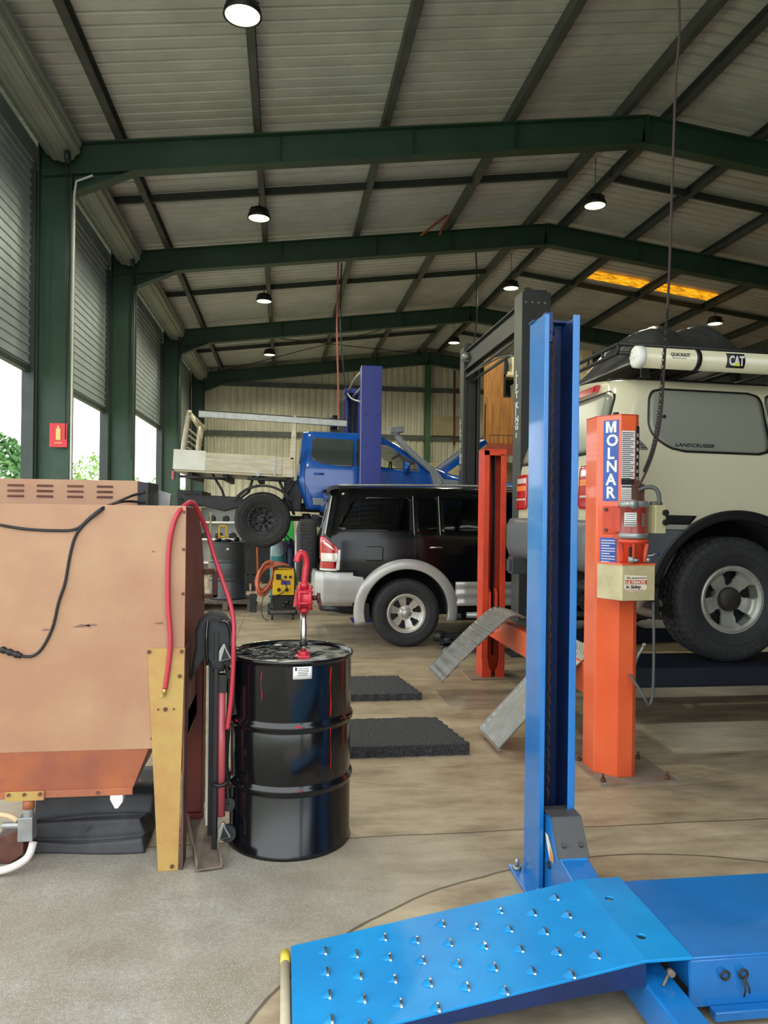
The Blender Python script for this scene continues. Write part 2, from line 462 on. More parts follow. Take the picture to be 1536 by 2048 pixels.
def ibeam(m, p0, p1, d, w, updir, tf=.014, tw=.009):
    """I section from p0 to p1 (top flange line), depth d along -updir, flange width w"""
    p0, p1, u = Vector(p0), Vector(p1), Vector(updir).normalized()
    m.obox(p0-u*tf/2, p1-u*tf/2, w, tf, u); m.obox(p0-u*(d-tf/2), p1-u*(d-tf/2), w, tf, u)
    m.obox(p0-u*d/2, p1-u*d/2, tw, d-2*tf, u)
# portal frames: one thing each (columns, rafters, haunches are its parts)
for k, y in enumerate(FR):
    lab = ['green steel portal frame nearest the camera, ridge high right of centre', 'green steel portal frame second from the camera',
           'green steel portal frame third from the camera', 'green steel end frame standing against the back wall'][k]
    t = thing('portal_frame', lab, 'steel frame', (XR, y, 0)); t['kind'] = 'structure'
    for sg, xe in ((1, XL), (-1, XRT)):
        m = MB(); zt = zr(xe)-.02
        xo = xe-sg*.37
        m.box(min(xe, xe-sg*.014), max(xe, xe-sg*.014), y-.085, y+.085, 0, zt-.36)
        m.box(min(xo, xo+sg*.014), max(xo, xo+sg*.014), y-.085, y+.085, 0, zt)
        m.box(min(xe-sg*.014, xo+sg*.014), max(xe-sg*.014, xo+sg*.014), y-.006, y+.006, 0, zt)
        m.box(min(xe, xo), max(xe, xo), y-.11, y+.11, 0, .02)
        m.build('column', mGreen, t)
        m = MB(); u = Vector((-sg*SL, 0, 1)).normalized()
        ibeam(m, (xo, y, zr(xo)), (XR, y, zr(XR)), .36, .17, u)
        m.build('rafter', mGreen, t)
        m = MB()
        hx = xe+sg*.66; zb = zr(hx)-.36
        m.prism([(xe, zr(xe)-.36), (hx, zb), (xe, 5.14)], 'y', y-.006, y+.006)
        m.obox((xe, y, 5.135), (hx, y, zb-.003), .17, .014)
        m.build('haunch', mGreen, t)
    m = MB().box(XR-.008, XR+.008, y-.09, y+.09, zr(XR)-.38, zr(XR)); m.build('ridge_plate', mGreen, t)
    m = MB()
    for x in (-.1, 1.5, 2.78, 6.2, 7.7, 9.2): m.box(x-.004, x+.004, y-.085, y+.085, zr(x)-.35, zr(x)-.02)
    m.build('stiffener', mGreen, t)
m = MB(); m.box(4.38, 4.56, 23.28, 23.46, 0, zr(4.48)-.38)
struct('trim_2', m, M('green_mid', '#3c6440', .5, 0, .2, 2))
# purlins (C sections) running down the shed
PX = [-1.92, -.36, 1.16, 2.72, 4.17, 4.79, 6.05, 7.5, 9.0, 10.6]
for x in PX:
    m = MB(); z = zr(x)
    sg = 1 if x < XR else -1
    m.box(x-.04, x+.04, Y0, YB, z+.144, z+.150); m.box(x-.04, x+.04, Y0, YB, z+.0, z+.006)
    m.box(x-sg*.04-.002, x-sg*.04+.002, Y0, YB, z, z+.15)
    m.box(x+sg*.04-.002, x+sg*.04+.002, Y0, YB, z, z+.02)
    o = struct('purlin', m, mPurlin)
    o['label'] = 'grey steel roof purlin under the ribbed sheeting'; o['category'] = 'purlin'; o['group'] = 'roof purlins'
# bridging rows between the purlins
for y in (10.75, 15.3, 20.6):
    for sg, a, b in ((1, -2.45, 4.17), (-1, 11.3, 4.79)):
        m = MB(); u = Vector((-sg*SL, 0, 1)).normalized()
        m.obox((a, y, zr(a)+.075), (b, y, zr(b)+.075), .05, .1, u)
        if sg == 1:
            for i in range(9):
                x = a+.05+i*.055; m.box(x, x+.02, y-.028, y+.028, zr(x)+.04, zr(x)+.11)
        o = struct('bridging_bar', m, mTrack); o['label'] = 'dark bridging bar across the purlins between two frames'; o['category'] = 'roof bar'; o['group'] = 'roof bridging bars'
# bracing rods in the last bay
m = MB()
m.tube([(-1.9, 18.0, zr(-1.9)-.02), (4.2, 23.2, zr(4.2)-.02)], .012, 8); m.tube([(4.2, 18.0, zr(4.2)-.02), (-1.9, 23.2, zr(-1.9)-.02)], .012, 8)
o = struct('bracing_rods', m, mTrack); o['label'] = 'thin crossed bracing rods under the farthest roof bay'; o['category'] = 'bracing'
# girts on the back wall
for z, d in ((5.42, .14), (3.9, .16)):
    m = MB(); m.box(-2.4, 11.4, YB-.12, YB-.05, z-d/2, z+d/2)
    struct('trim_%d' % (3 if z > 5 else 4), m, mPurlin)
# eave strip above the doors on the left, and the outer edge
m = MB(); m.box(-3.0, -2.88, Y0, YB, 5.32, 5.72); struct('wall_left', m, mDoor)

# unseen front wall, added right of the entrance to block light
m = MB(); m.prism([(2.3, 0), (11.6, 0), (11.6, 5.9), (4.48, 6.75), (2.3, 6.45)], 'y', .42, .5); struct('wall_front_light_block', m, mWallD)
# roller doors
bays = [(3.85, 8.8, 3.11), (9.2, 12.4, 3.12), (12.8, 17.7, 3.42), (18.1, 23.0, 2.9)]
dl = ['corrugated grey roller door nearest the camera, half open', 'corrugated roller door between first and second green columns, half open',
      'corrugated roller door between second and third green columns', 'corrugated roller door in the farthest bay beside the back wall']
for k, (a, b, zb) in enumerate(bays):
    t = thing('door_%d' % (k+1), dl[k], 'roller door', (-2.86, (a+b)/2, zb)); t['kind'] = 'structure'
    m = MB(); z = zb; pts = []
    while z < 5.5:
        for q, h in ((0, 0), (.035, .0), (.045, .014), (.07, .014), (.08, 0)):
            pts.append((z+q*1.0, h))
        z += .1
    n = len(pts)
    m.add([(-2.86+h, y, zz) for y in (a-.12, b+.12) for zz, h in pts], [(i, i+1, n+i+1, n+i) for i in range(n-1)])
    o = m.build('curtain', mDoor, t); md = o.modifiers.new('t', 'SOLIDIFY'); md.thickness = .006
    m = MB().box(-2.9, -2.83, a-.12, b+.12, zb-.05, zb+.01); m.build('bottom_rail', mTrack, t)
    # roll of curtain above the opening
    m = MB(); R = .2; prof_r = []; ns = 72
    vs = []
    for i in range(ns):
        th = 2*PI*i/ns; r = R+(.012 if (i//3) % 2 == 0 else 0)
        for y in (a-.03, b+.03): vs.append((-2.52+r*math.cos(th), y, 5.635+r*math.sin(th)))
    m.add(vs, [(2*i, 2*((i+1) % ns), 2*((i+1) % ns)+1, 2*i+1) for i in range(ns)])
    m.add(vs, [tuple(range(0, 2*ns, 2)), tuple(range(2*ns-1, 0, -2))])
    m.build('roll', mDrumRoll, t)
    for yy in (a-.12, b+.06):
        m = MB().box(-2.93, -2.8, yy, yy+.06, 0, 5.35); m.build('guide_track', mTrack, t)
    m = MB()
    m.tube([(-2.4, b-.12, 5.35), (-2.4, b-.13, 4), (-2.41, b-.1, 2.3)], .006, 6); m.tube([(-2.4, b-.22, 5.35), (-2.4, b-.2, 4), (-2.4, b-.12, 2.3)], .006, 6)
    m.cyl((-2.42, b-.17, 5.4), (-2.38, b-.17, 5.4), .07, 16)
    m.build('hand_chain', mTrack, t)
# conduit up each left column
for k, y in enumerate(FR[:3]):
    m = MB(); m.tube([(-2.40, y-.10, .0), (-2.40, y-.10, 5.1), (-2.38, y-.1, 5.25), (-2.2, y-.1, 5.33)], .013, 8)
    o = m.build('conduit', mWhite if k == 0 else mTrack); tag(o, ['pale conduit running up the green column with the red sign', 'pale conduit on the second green column', 'pale conduit on the third green column'][k], 'pipe', 'conduits on the columns')

# amber roof strips on the right slope
def amb(a, b, y, lab):
    m = MB(); m.add([(a, y, zr(a)+.12), (b, y, zr(b)+.12), (b, y+.42, zr(b)+.12), (a, y+.42, zr(a)+.12)], [(0, 1, 2, 3)])
    o = m.build('roof_light_strip', mAmber); o.modifiers.new('t', 'SOLIDIFY').thickness = .01
    tag(o, lab, 'skylight', 'amber roof strips')
amb(6.15, 7.38, 14.55, 'glowing amber roof strip nearer the ridge'); amb(7.62, 8.9, 14.55, 'glowing amber roof strip further from the ridge')

# high-bay lamps
def highbay(x, y, z, lab, power):
    t = thing('high_bay_lamp', lab, 'lamp', (x, y, z), 0, 'high bay lamps')
    m = MB(); m.lathe([(.0, .16), (.05, .16), (.06, .13), (.13, .10), (.15, .05), (.16, .0), (.145, .0), (.14, .03)], (x, y, z), 'z', 28)
    for i in range(10):
        a = 2*PI*i/10; m.obox((x+.05*math.cos(a), y+.05*math.sin(a), z+.14), (x+.13*math.cos(a), y+.13*math.sin(a), z+.105), .006, .04)
    m.build('housing', mBlk, t)
    m = MB(); m.lathe([(0, -.012), (.09, -.01), (.143, .002), (.143, .02), (0, .02)], (x, y, z), 'z', 28); m.build('diffuser', mLamp, t)
    m = MB(); m.tube([(x-.0, y, z+.16), (x, y, z+.22)], .008, 8); m.tube([(x, y, z+.22), (x, y, zr(x)+.02)], .005, 6); m.build('hanger', mTrack, t)
    l = bpy.data.lights.new('lamp_light', 'SPOT'); l.energy = power; l.color = (1, .95, .72); l.shadow_soft_size = .12; l.spot_size = rad(165); l.spot_blend = .3
    lo = bpy.data.objects.new('lamp_light', l); COL.objects.link(lo); lo.location = (0, 0, -.03); lo.parent = t
    return t
LP = 330
for p, z, lab in (((485, 32), 5.62, 'glowing round lamp nearest the camera in the left row'), ((518, 437), 5.62, 'second round lamp of the left row, between the two nearest frames'),
                  ((528, 603), 5.62, 'third round lamp of the left row'), ((539, 710), 5.62, 'farthest round lamp of the left row, before the back wall'),
                  ((1190, 412), 5.9, 'round lamp hanging right of the ridge beyond the nearest frame'), ((1022, 577), 5.9, 'round lamp above the charcoal two-post hoist'),
                  ((908, 686), 5.9, 'farthest round lamp under the ridge near the back wall'), ((1430, 648), 5.5, 'round lamp over the roof rack of the white four-wheel drive')):
    q = P(p[0], p[1], Z=z); highbay(q.x, q.y, z, lab, LP)

# fire sign on the nearest column
t = thing('fire_sign', 'small red fire extinguisher sign on the nearest green column', 'sign', (-2.54, 8.9, 2.22))
MB().box(-2.635, -2.445, 8.895, 8.9, 2.23, 2.5).build('plate', mSign, t)
m = MB().box(-2.565, -2.515, 8.888, 8.894, 2.31, 2.44); m.box(-2.55, -2.53, 8.888, 8.894, 2.44, 2.47); m.build('pictogram', mSignY, t)
m = MB()
for i in range(4): m.box(-2.58+i*.022, -2.565+i*.022, 8.888, 8.894, 2.27, 2.285)
m.build('caption', mSignY, t)

# outdoors: shrubs beyond the open doors
def leafball(c, r, n, sc, seed):
    rnd = random.Random(seed); m = MB()
    for i in range(n):
        while True:
            v = Vector((rnd.uniform(-1, 1), rnd.uniform(-1, 1), rnd.uniform(-1, 1)))
            if .35 < v.length < 1: break
        v = v.normalized()*(v.length**.4)*(1+.2*math.sin(5*v.x+3*v.z)+.12*math.sin(9*v.y))
        p = Vector(c)+Vector((v.x*r*sc[0], v.y*r*sc[1], v.z*r*sc[2]))
        if p.z < 0: continue
        a = Vector((rnd.gauss(0, 1), rnd.gauss(0, 1), rnd.gauss(0, 1))).normalized(); b = a.orthogonal().normalized(); s = rnd.uniform(.05, .11)*r**.5
        m.add([p-a*s, p-b*s*.5, p+a*s, p+b*s*.5], [(0, 1, 2, 3)])
    return m
def shrub(name, x, y, z, r, sc, mat, lab, seed, n=2600):
    t = thing(name, lab, 'plant', (x, y, 0), 0, 'greenery outside the doors')
    leafball((x, y, z), r, n, sc, seed).build('foliage', mat, t, weld=False)
    m = MB(); m.cyl((x, y, 0), (x, y, z), .07, 8, .03); m.tube([(x, y, z*.5), (x+.3, y+.2, z*1.1)], .03, 6); m.tube([(x, y, z*.5), (x-.3, y-.2, z*1.2)], .03, 6); m.build('trunk', mTrunk, t)
# ------------------------------------------------------------------ vehicles
def lerp(pts, x):
    if x <= pts[0][0]: return pts[0][1]
    for (a, b), (c, d) in zip(pts, pts[1:]):
        if x <= c:
            t = (x-a)/(c-a); return b+(d-b)*t
    return pts[-1][1]
def slerp(pts, x):
    if x <= pts[0][0]: return pts[0][1]
    for (a, b), (c, d) in zip(pts, pts[1:]):
        if x <= c:
            t = (x-a)/(c-a); t = t*t*(3-2*t); return b+(d-b)*t
    return pts[-1][1]
class Shell:
    def __init__(s, yc, xr, xf, zt, zb, w, rc=.16, rf=.2, rr=.12, crown=.04):
        s.yc, s.xr_, s.xf_, s.zt_, s.zb_, s.w_, s.rc, s.rf, s.rr, s.crown = yc, xr, xf, zt, zb, w, rc, rf, rr, crown
    def xr(s, z): return lerp(s.xr_, z)
    def xf(s, z): return lerp(s.xf_, z)
    def zt(s, x): return lerp(s.zt_, x)
    def zb(s, x): return lerp(s.zb_, x)
    def hw(s, x, z):
        w = lerp(s.w_, z)
        d = max(0, x-s.xr(z))
        if d < s.rc: w -= s.rc*.8*(1-math.sqrt(max(0, 1-((s.rc-d)/s.rc)**2)))
        d = max(0, s.xf(z)-x)
        if d < s.rf: w -= s.rf*(1-math.sqrt(max(0, 1-((s.rf-d)/s.rf)**2)))
        e = s.zt(x)-z
        if e < s.rr: w -= s.rr*.9*(1-math.sqrt(max(0, 1-((s.rr-max(e, 0))/s.rr)**2)))
        return w
    def side(s, x, z, off=0): return Vector((x, s.yc-s.hw(x, z)-off, z))
    def body(s, name, mat, parent, nx=70):
        us = []
        for i in range(nx+1):
            t = i/nx; us.append(t)
        us = sorted(set([0, .002, .005, .01, .016, .024, .034]+us[1:-1]+[.97, .985, .993, 1]))
        nv = 26; nr = 8; m = MB(); rings = []
        for u in us:
            ring = []
            def pt(v, sgn):
                x0 = s.xr(1.5)+u*(s.xf(1.5)-s.xr(1.5))
                a, b = s.zb(x0), s.zt(x0)
                z = a+(b-a)*v; x = s.xr(z)+u*(s.xf(z)-s.xr(z))
                b = s.zt(x); z = a+(b-a)*v; x = s.xr(z)+u*(s.xf(z)-s.xr(z))
                return Vector((x, s.yc+sgn*s.hw(x, z), z))
            vv = [1-(1-k/nv)**1.5 for k in range(nv+1)]
            for v in vv: ring.append(pt(v, -1))
            a, b = pt(1, -1), pt(1, 1)
            for k in range(1, nr):
                t = k/nr; p = a.lerp(b, t); p.z += s.crown*(1-(2*t-1)**2); ring.append(p)
            for v in reversed(vv): ring.append(pt(v, 1))
            rings.append(ring)
        n = len(rings[0]); vs = [p for r in rings for p in r]; fs = []
        for i in range(len(rings)-1):
            for k in range(n): fs.append((i*n+k, i*n+(k+1) % n, (i+1)*n+(k+1) % n, (i+1)*n+k))
        m.add(vs, fs, True)
        for i in (0, len(rings)-1):
            f = []
            for k in range(nv): f.append((i*n+k, i*n+k+1, i*n+n-2-k, i*n+n-1-k))
            f.append(tuple(i*n+k for k in range(nv, nv+nr+1)))
            m.add(vs, f, False)
        return m.build(name, mat, parent)
    def patch(s, name, mat, parent, poly, off=.004, depth=.02, nu=20, nv=16):
        """panel following the near side; poly (x,z) roughly convex"""
        z0, z1 = min(p[1] for p in poly), max(p[1] for p in poly)
        def span(z):
            z = min(max(z, z0+1e-5), z1-1e-5); xs = []
            for a, b in zip(poly, poly[1:]+poly[:1]):
                if (a[1]-z)*(b[1]-z) < 0: xs.append(a[0]+(b[0]-a[0])*(z-a[1])/(b[1]-a[1]))
            return (min(xs), max(xs)) if xs else (poly[0][0], poly[0][0])
        def mk(o_):
            def fn(u, v):
                z = z0+(z1-z0)*v; a, b = span(z); return s.side(a+(b-a)*u, z, o_)
            return fn
        m = MB(); m.grid(mk(off), nu, nv, True, back=mk(-depth)); return m.build(name, mat, parent)
    def rear(s, name, mat, parent, poly, off=.004, depth=.02, nu=14, nv=14):
        """panel on the rear face; poly (y,z)"""
        z0, z1 = min(p[1] for p in poly), max(p[1] for p in poly)
        def span(z):
            z = min(max(z, z0+1e-5), z1-1e-5); xs = []
            for a, b in zip(poly, poly[1:]+poly[:1]):
                if (a[1]-z)*(b[1]-z) < 0: xs.append(a[0]+(b[0]-a[0])*(z-a[1])/(b[1]-a[1]))
            return (min(xs), max(xs)) if xs else (poly[0][0], poly[0][0])
        def mk(o_):
            def fn(u, v):
                z = z0+(z1-z0)*v; a, b = span(z); y = a+(b-a)*u
                e = max(0, abs(y-s.yc)-(lerp(s.w_, z)-s.rc*.8)); dx = s.rc*(1-math.sqrt(max(0, 1-min(1, e/(s.rc*.8))**2))) if e > 0 else 0
                return Vector((s.xr(z)+dx-o_, y, z))
            return fn
        m = MB(); m.grid(mk(off), nu, nv, True, back=mk(-depth)); return m.build(name, mat, parent)
def rounded(poly, r, n=5):
    """round the corners of a 2D polygon"""
    out = []; N = len(poly)
    for i in range(N):
        p = Vector(poly[i]); a = Vector(poly[i-1])-p; b = Vector(poly[(i+1) % N])-p
        q = min(r, a.length*.45, b.length*.45); A = p+a.normalized()*q; B = p+b.normalized()*q
        for k in range(n+1):
            t = k/n; v = A*(1-t)**2+p*2*t*(1-t)+B*t*t; out.append((v.x, v.y))
    return out
def grow(poly, d):
    cx = sum(p[0] for p in poly)/len(poly); cy = sum(p[1] for p in poly)/len(poly)
    w = (max(p[0] for p in poly)-min(p[0] for p in poly))/2; h = (max(p[1] for p in poly)-min(p[1] for p in poly))/2
    return [(cx+(p[0]-cx)*(1+d/w), cy+(p[1]-cy)*(1+d/h)) for p in poly]

def make_wheel(parent, c, R, width, rimR, matT, matR, spokes=5, hole=None, face=-1, tread='at', hub=None, lugs=6, dish=.02, beadlock=False, dens=1, hubr=.2):
    """tyre (part) > rim, hub (sub-parts). face=-1: outer side looks towards -Y"""
    c = Vector(c); w2 = width/2; f = face
    m = MB()
    pr = [(rimR*1.0, -w2*.78), (rimR*1.05, -w2*.92), (R*.80, -w2*1.02), (R*.90, -w2*1.0), (R*.955, -w2*.90), (R*.978, -w2*.72), (R*.978, w2*.72), (R*.955, w2*.90), (R*.90, w2), (R*.8, w2*1.02), (rimR*1.05, w2*.92), (rimR, w2*.78)]
    m.lathe(pr, c, 'y', 72)
    # tread blocks
    def block(t0, t1, y0, y1, r0, r1, sk=0):
        vs = []
        for r in (r0, r1):
            for t, y in ((t0, y0), (t1, y0), (t1+sk, y1), (t0+sk, y1)):
                vs.append(c+Vector((r*math.cos(t), y, r*math.sin(t))))
        m.add(vs, [(0, 3, 2, 1), (4, 5, 6, 7), (0, 1, 5, 4), (1, 2, 6, 5), (2, 3, 7, 6), (3, 0, 4, 7)])
    n = int(44*dens)
    rows = [(-.72, -.42, .3), (-.38, -.06, -.25), (.06, .38, .25), (.42, .72, -.3)]
    for k in range(n):
        for j, (a, b, sk) in enumerate(rows):
            t = 2*PI*(k+(j % 2)*.5)/n; q = 2*PI/n*.72
            block(t, t+q, a*w2, b*w2, R*.97, R, sk*2*PI/n)
        if tread == 'at':
            for sg in (-1, 1):
                t = 2*PI*(k+.3)/n; q = 2*PI/n*(.6 if k % 2 else .75)
                vs = []
                y1 = sg*w2*.74; y2 = sg*w2*1.0; y3 = sg*w2*1.045
                prr = [(R*.995, y1), (R*.955, sg*w2*.94), (R*.90, sg*w2*1.03), (R*(.83 if k % 2 else .86), sg*w2*1.05)]
                prb = [(R*.96, y1), (R*.93, sg*w2*.86), (R*.88, sg*w2*.95), (R*.82, sg*w2*.98)]
                for tt in (t, t+q):
                    for r, y in prr+prb: vs.append(c+Vector((r*math.cos(tt), y, r*math.sin(tt))))
                fs = [(0+i, 1+i, 9+i, 8+i) for i in range(3)]+[(0, 1, 5, 4), (1, 2, 6, 5), (2, 3, 7, 6), (8, 12, 13, 9), (9, 13, 14, 10), (10, 14, 15, 11), (3, 11, 15, 7), (0, 4, 12, 8)]
                m.add(vs, fs)
        else:
            pass
    # sidewall rings
    for r in (R*.72, R*.86):
        m.lathe([(r-.004, f*w2*1.0), (r-.002, f*(w2*1.03)), (r+.002, f*(w2*1.03)), (r+.004, f*w2*1.0)], c, 'y', 72)
    ty = m.build('tyre', matT, parent)
    # rim: polar face with openings
    m = MB(); nt, nr_ = 180, 22
    def yy(r):
        q = r/rimR
        return f*(w2*.80 - dish*(1-q)**.5*1.0 - (.018 if .28 < q < .9 else 0))
    r0 = rimR*.0
    def pos(i, j, back=0):
        t = 2*PI*i/nt; q = j/nr_; r = rimR*q
        ydep = slerp([(0, .62-dish*8), (.22, .62-dish*8), (.32, .5-dish*8), (.75, .62-dish*4), (.9, .84), (.97, .88), (1, .84)], q)*w2
        return c+Vector((r*math.cos(t), f*(ydep-back), r*math.sin(t)))
    keep = set()
    for i in range(nt):
        for j in range(nr_):
            t = (i+.5)/nt; q = (j+.5)/nr_
            if not hole(t, q): keep.add((i, j))
    vid = {}; vs = []; fs = []
    def V(i, j, b):
        k = (i % nt, j, b)
        if k not in vid: vid[k] = len(vs); vs.append(pos(i % nt, j, .018 if b else 0))
        return vid[k]
    for (i, j) in keep:
        fs.append((V(i, j, 0), V(i+1, j, 0), V(i+1, j+1, 0), V(i, j+1, 0)))
        for (a, b, p, q_) in (((i-1) % nt, j, (i, j), (i, j+1)), ((i+1) % nt, j, (i+1, j), (i+1, j+1)), (i, j-1, (i, j), (i+1, j)), (i, j+1, (i, j+1), (i+1, j+1))):
            if (a, b) not in keep and 0 <= b < nr_:
                fs.append((V(*p, 0), V(*q_, 0), V(*q_, 1), V(*p, 1)))
    m.add(vs, fs, True)
    m.lathe([(rimR*.97, f*w2*.84), (rimR*1.03, f*w2*.86), (rimR*1.05, f*w2*.80), (rimR*.94, f*w2*.6), (rimR*.9, -f*w2*.6), (rimR*1.0, -f*w2*.8)], c, 'y', 72)
    rim = m.build('rim', matR, ty, weld=True)
    md = rim.modifiers.new('edge', 'EDGE_SPLIT'); md.split_angle = rad(45)
    m = MB()
    m.lathe([(rimR*.86, f*w2*.1), (0, f*w2*.1)], c, 'y', 40); m.lathe([(0, f*w2*.3), (rimR*.5, f*w2*.3), (rimR*.5, -f*w2*.1)], c, 'y', 40)
    m.build('brake', mBlk, ty)
    yh = f*w2*(.62-dish*8)
    m = MB()
    if hub is not None:
        m.lathe([(0, yh+f*.035), (rimR*hubr*.8, yh+f*.033), (rimR*hubr*.95, yh+f*.02), (rimR*hubr, yh)], c, 'y', 28)
    for k in range(lugs):
        t = 2*PI*k/lugs+.3; p = c+Vector((math.cos(t)*rimR*.29, yh-f*.006, math.sin(t)*rimR*.29)); m.cyl(p, p+Vector((0, f*.028, 0)), rimR*.05, 8)
    m.build('hub', hub or mHub, ty)
    return ty
def hole_n(n, q0, q1, wd, shift=0, waist=0):
    def h(t, q):
        if not (q0 < q < q1): return False
        p = ((t+shift)*n) % 1 - .5
        v = (q-q0)/(q1-q0)
        half = wd*(.55+.45*v)*(1-max(0, (v-.75)/.25)**2*.45)*(1-max(0, (.2-v)/.2)**2*.5)
        return abs(p) < half
    return h

def copy_wheel(ty, delta, flip=False):
    def rec(o, par):
        c = o.copy(); COL.objects.link(c); c.parent = par
        for ch in list(o.children): rec(ch, c)
        return c
    c = rec(ty, ty.parent)
    if flip:
        # mirror across the vehicle by turning half a turn about the wheel centre
        pass
    return c

# ================= white four-wheel drive on the orange hoist
def white_4wd():
    t = thing('four_wheel_drive', 'white four-wheel drive with roof rack and awning, raised on the orange hoist', 'car', (2.98, 5.6, .56))
    S = Shell(5.6, [(1.1, 2.07), (1.5, 2.04), (1.9, 2.05), (2.45, 2.2)], [(1.1, 6.9), (1.6, 6.85), (2.5, 6.5)],
              [(1.9, 2.46), (4.7, 2.47), (5.5, 1.95), (5.7, 1.86), (6.7, 1.76), (6.9, 1.6)], [(2, 1.36), (2.3, 1.10), (6.3, 1.10), (6.9, 1.2)],
              [(1.05, .93), (1.45, .965), (1.7, .965), (1.93, .95), (2.0, .935), (2.4, .83), (2.5, .80)], rc=.2, rr=.11, crown=.05)
    b = S.body('body', mLCwhite, t)
    for x in (2.98, 5.83):
        boolean(b, MB().cyl((x, 4.3, .98), (x, 5.05, .98), .55, 48)); boolean(b, MB().cyl((x, 6.15, .98), (x, 6.9, .98), .55, 48))
    boolean(b, MB().box(1.7, 7.2, 4.2, 7.0, .9, 1.06))
    for x in (2.98, 5.83):
        for y0, y1 in ((4.645, 5.045), (6.555, 6.155)):
            m = MB().lathe([(.545, y0), (.538, y0), (.538, y1), (.0, y1)], (x, 0, .98), 'y', 40, a0=-.25, a1=PI+.25)
            m.build('wheel_arch_liner', mBlk, t)
    # lower cladding panels (grey) with mouldings
    def ring_patch(name, mat, cx, cz, r0, r1, a0, a1, off0, off1):
        m = MB()
        def mk(o_):
            return lambda u, v: S.side(cx+(r0+(r1-r0)*v)*math.cos(a0+(a1-a0)*u), max(cz+(r0+(r1-r0)*v)*math.sin(a0+(a1-a0)*u), 1.0), o_)
        m.grid(mk(off0), 40, 4, True, back=mk(-.01)); return m.build(name, mat, t)
    ring_patch('wheel_arch_flare', mBlk, 2.98, .98, .535, .60, rad(8), rad(172), .016, .016)
    S.patch('side_cladding', mLCgrey, t, [(2.09, 1.12), (2.47, 1.12), (2.53, 1.25), (2.62, 1.44), (2.09, 1.44)], .012)
    S.patch('side_moulding', mBlk, t, [(2.09, 1.475), (2.63, 1.475), (2.68, 1.535), (2.09, 1.535)], .014, nv=4)
    S.patch('chrome_strip', mSilver, t, [(2.09, 1.44), (2.60, 1.44), (2.63, 1.472), (2.09, 1.472)], .02, nv=4)
    S.patch('side_cladding', mLCgrey, t, [(3.56, 1.12), (5.2, 1.12), (5.2, 1.44), (3.5, 1.44)], .012)
    # rear quarter glass and the door glass ahead of it
    q = rounded([(2.40, 2.375), (3.19, 2.375), (3.21, 1.965), (2.52, 1.965), (2.36, 2.08)], .09)
    S.patch('window_seal', mBlk, t, grow(q, .014), .006, nu=26, nv=26)
    S.patch('quarter_window', mLCglass, t, q, .009, nu=26, nv=26)
    q2 = rounded([(3.24, 2.375), (4.0, 2.375), (4.03, 1.96), (3.26, 1.96)], .05)
    S.patch('window_seal', mBlk, t, grow(q2, .014), .006, nu=20, nv=20)
    S.patch('door_window', mLCglass, t, q2, .009, nu=20, nv=20)
    p = S.side(2.475, 2.19, .011); m = MB().cyl(p, p+Vector((0, -.006, 0)), .012, 12); m.build('window_catch', mBlk, t)
    a = S.side(2.53, 1.99, .0115)
    text('window_script', 'LANDCRUISER', .034, a, (1, 0, 0), (0, .22, 1), mInk, t, shear=.3, bold=.0006, sx=1.25)
    # body creases: door shut line and filler
    S.patch('shut_line', mBlk, t, [(3.222, 1.5), (3.226, 1.5), (3.226, 2.42), (3.222, 2.42)], .001, .004, nu=1, nv=10)
    # triangular vent on the rear pillar
    S.patch('pillar_vent', mSteel, t, [(2.16, 2.06), (2.22, 2.10), (2.34, 1.97), (2.34, 1.96), (2.16, 1.96)], .004)
    m = MB()
    for k in range(5):
        z = 1.975+k*.02; pa = S.side(2.18, z, .006); pb = S.side(2.33-k*.022, z, .006); m.obox(pa, pb, .004, .005)
    m.build('vent_slats', mBlk, t)
    text('pillar_script', 'VX CAM', .022, S.side(2.16, 1.915, .004), (1, 0, 0), (0, .1, 1), mLCgrey, t, sx=1.4)
    # rear: glass, lamps, bumper, tow bar
    q = rounded([(4.86, 2.36), (6.34, 2.36), (6.42, 1.96), (4.78, 1.96)], .06)
    S.rear('window_seal', mBlk, t, grow(q, .02), .006); S.rear('rear_window', mLCglass, t, q, .01)
    S.rear('brake_light', mTailRed, t, [(5.1, 2.45), (5.9, 2.45), (5.9, 2.40), (5.1, 2.40)], .03)
    for y0, y1 in ((4.67, 5.03), (6.17, 6.53)):
        o = S.rear('tail_light', mTailRed, t, rounded([(y0, 1.86), (y1, 1.86), (y1, 1.56), (y0, 1.56)], .04), .02)
        S.rear('indicator', mTailAmb, o, [(y0+.02, 1.765), (y1-.02, 1.765), (y1-.02, 1.72), (y0+.02, 1.72)], .026)
        S.rear('reversing_light', mTailClr, o, [(y0+.03, 1.83), (y1-.03, 1.83), (y1-.03, 1.785), (y0+.03, 1.785)], .026)
        m = MB()
        for k in range(3): m.add([], [])
        S.rear('lens_rib', mTailClr, o, [(y0+.03, 1.655), (y1-.03, 1.655), (y1-.03, 1.64), (y0+.03, 1.64)], .025)
    for yy in (5.05, 5.9):
        S.rear('door_gap', mBlk, t, [(yy, 1.5), (yy+.005, 1.5), (yy+.005, 2.4), (yy, 2.4)], .001, .004, 1, 10)
    m = MB()
    def bump(u, v):
        a = PI*(u); y = 5.6-(.97*math.cos(a)*(1-.0)); x = 2.12-.17*min(1, math.sin(a)*2.2)**.6
        prof = [(0, .12), (.03, .03), (.12, 0), (.3, .0), (.36, .03), (.37, .12)]
        i = v*5; k = min(4, int(i)); fz = prof[k][0]+(prof[k+1][0]-prof[k][0])*(i-k); fx = prof[k][1]+(prof[k+1][1]-prof[k][1])*(i-k)
        return Vector((x+fx, y, 1.12+fz))
    m.grid(bump, 40, 10, True); o = m.build('rear_bumper', mLCgrey, t); o.modifiers.new('t', 'SOLIDIFY').thickness = .012
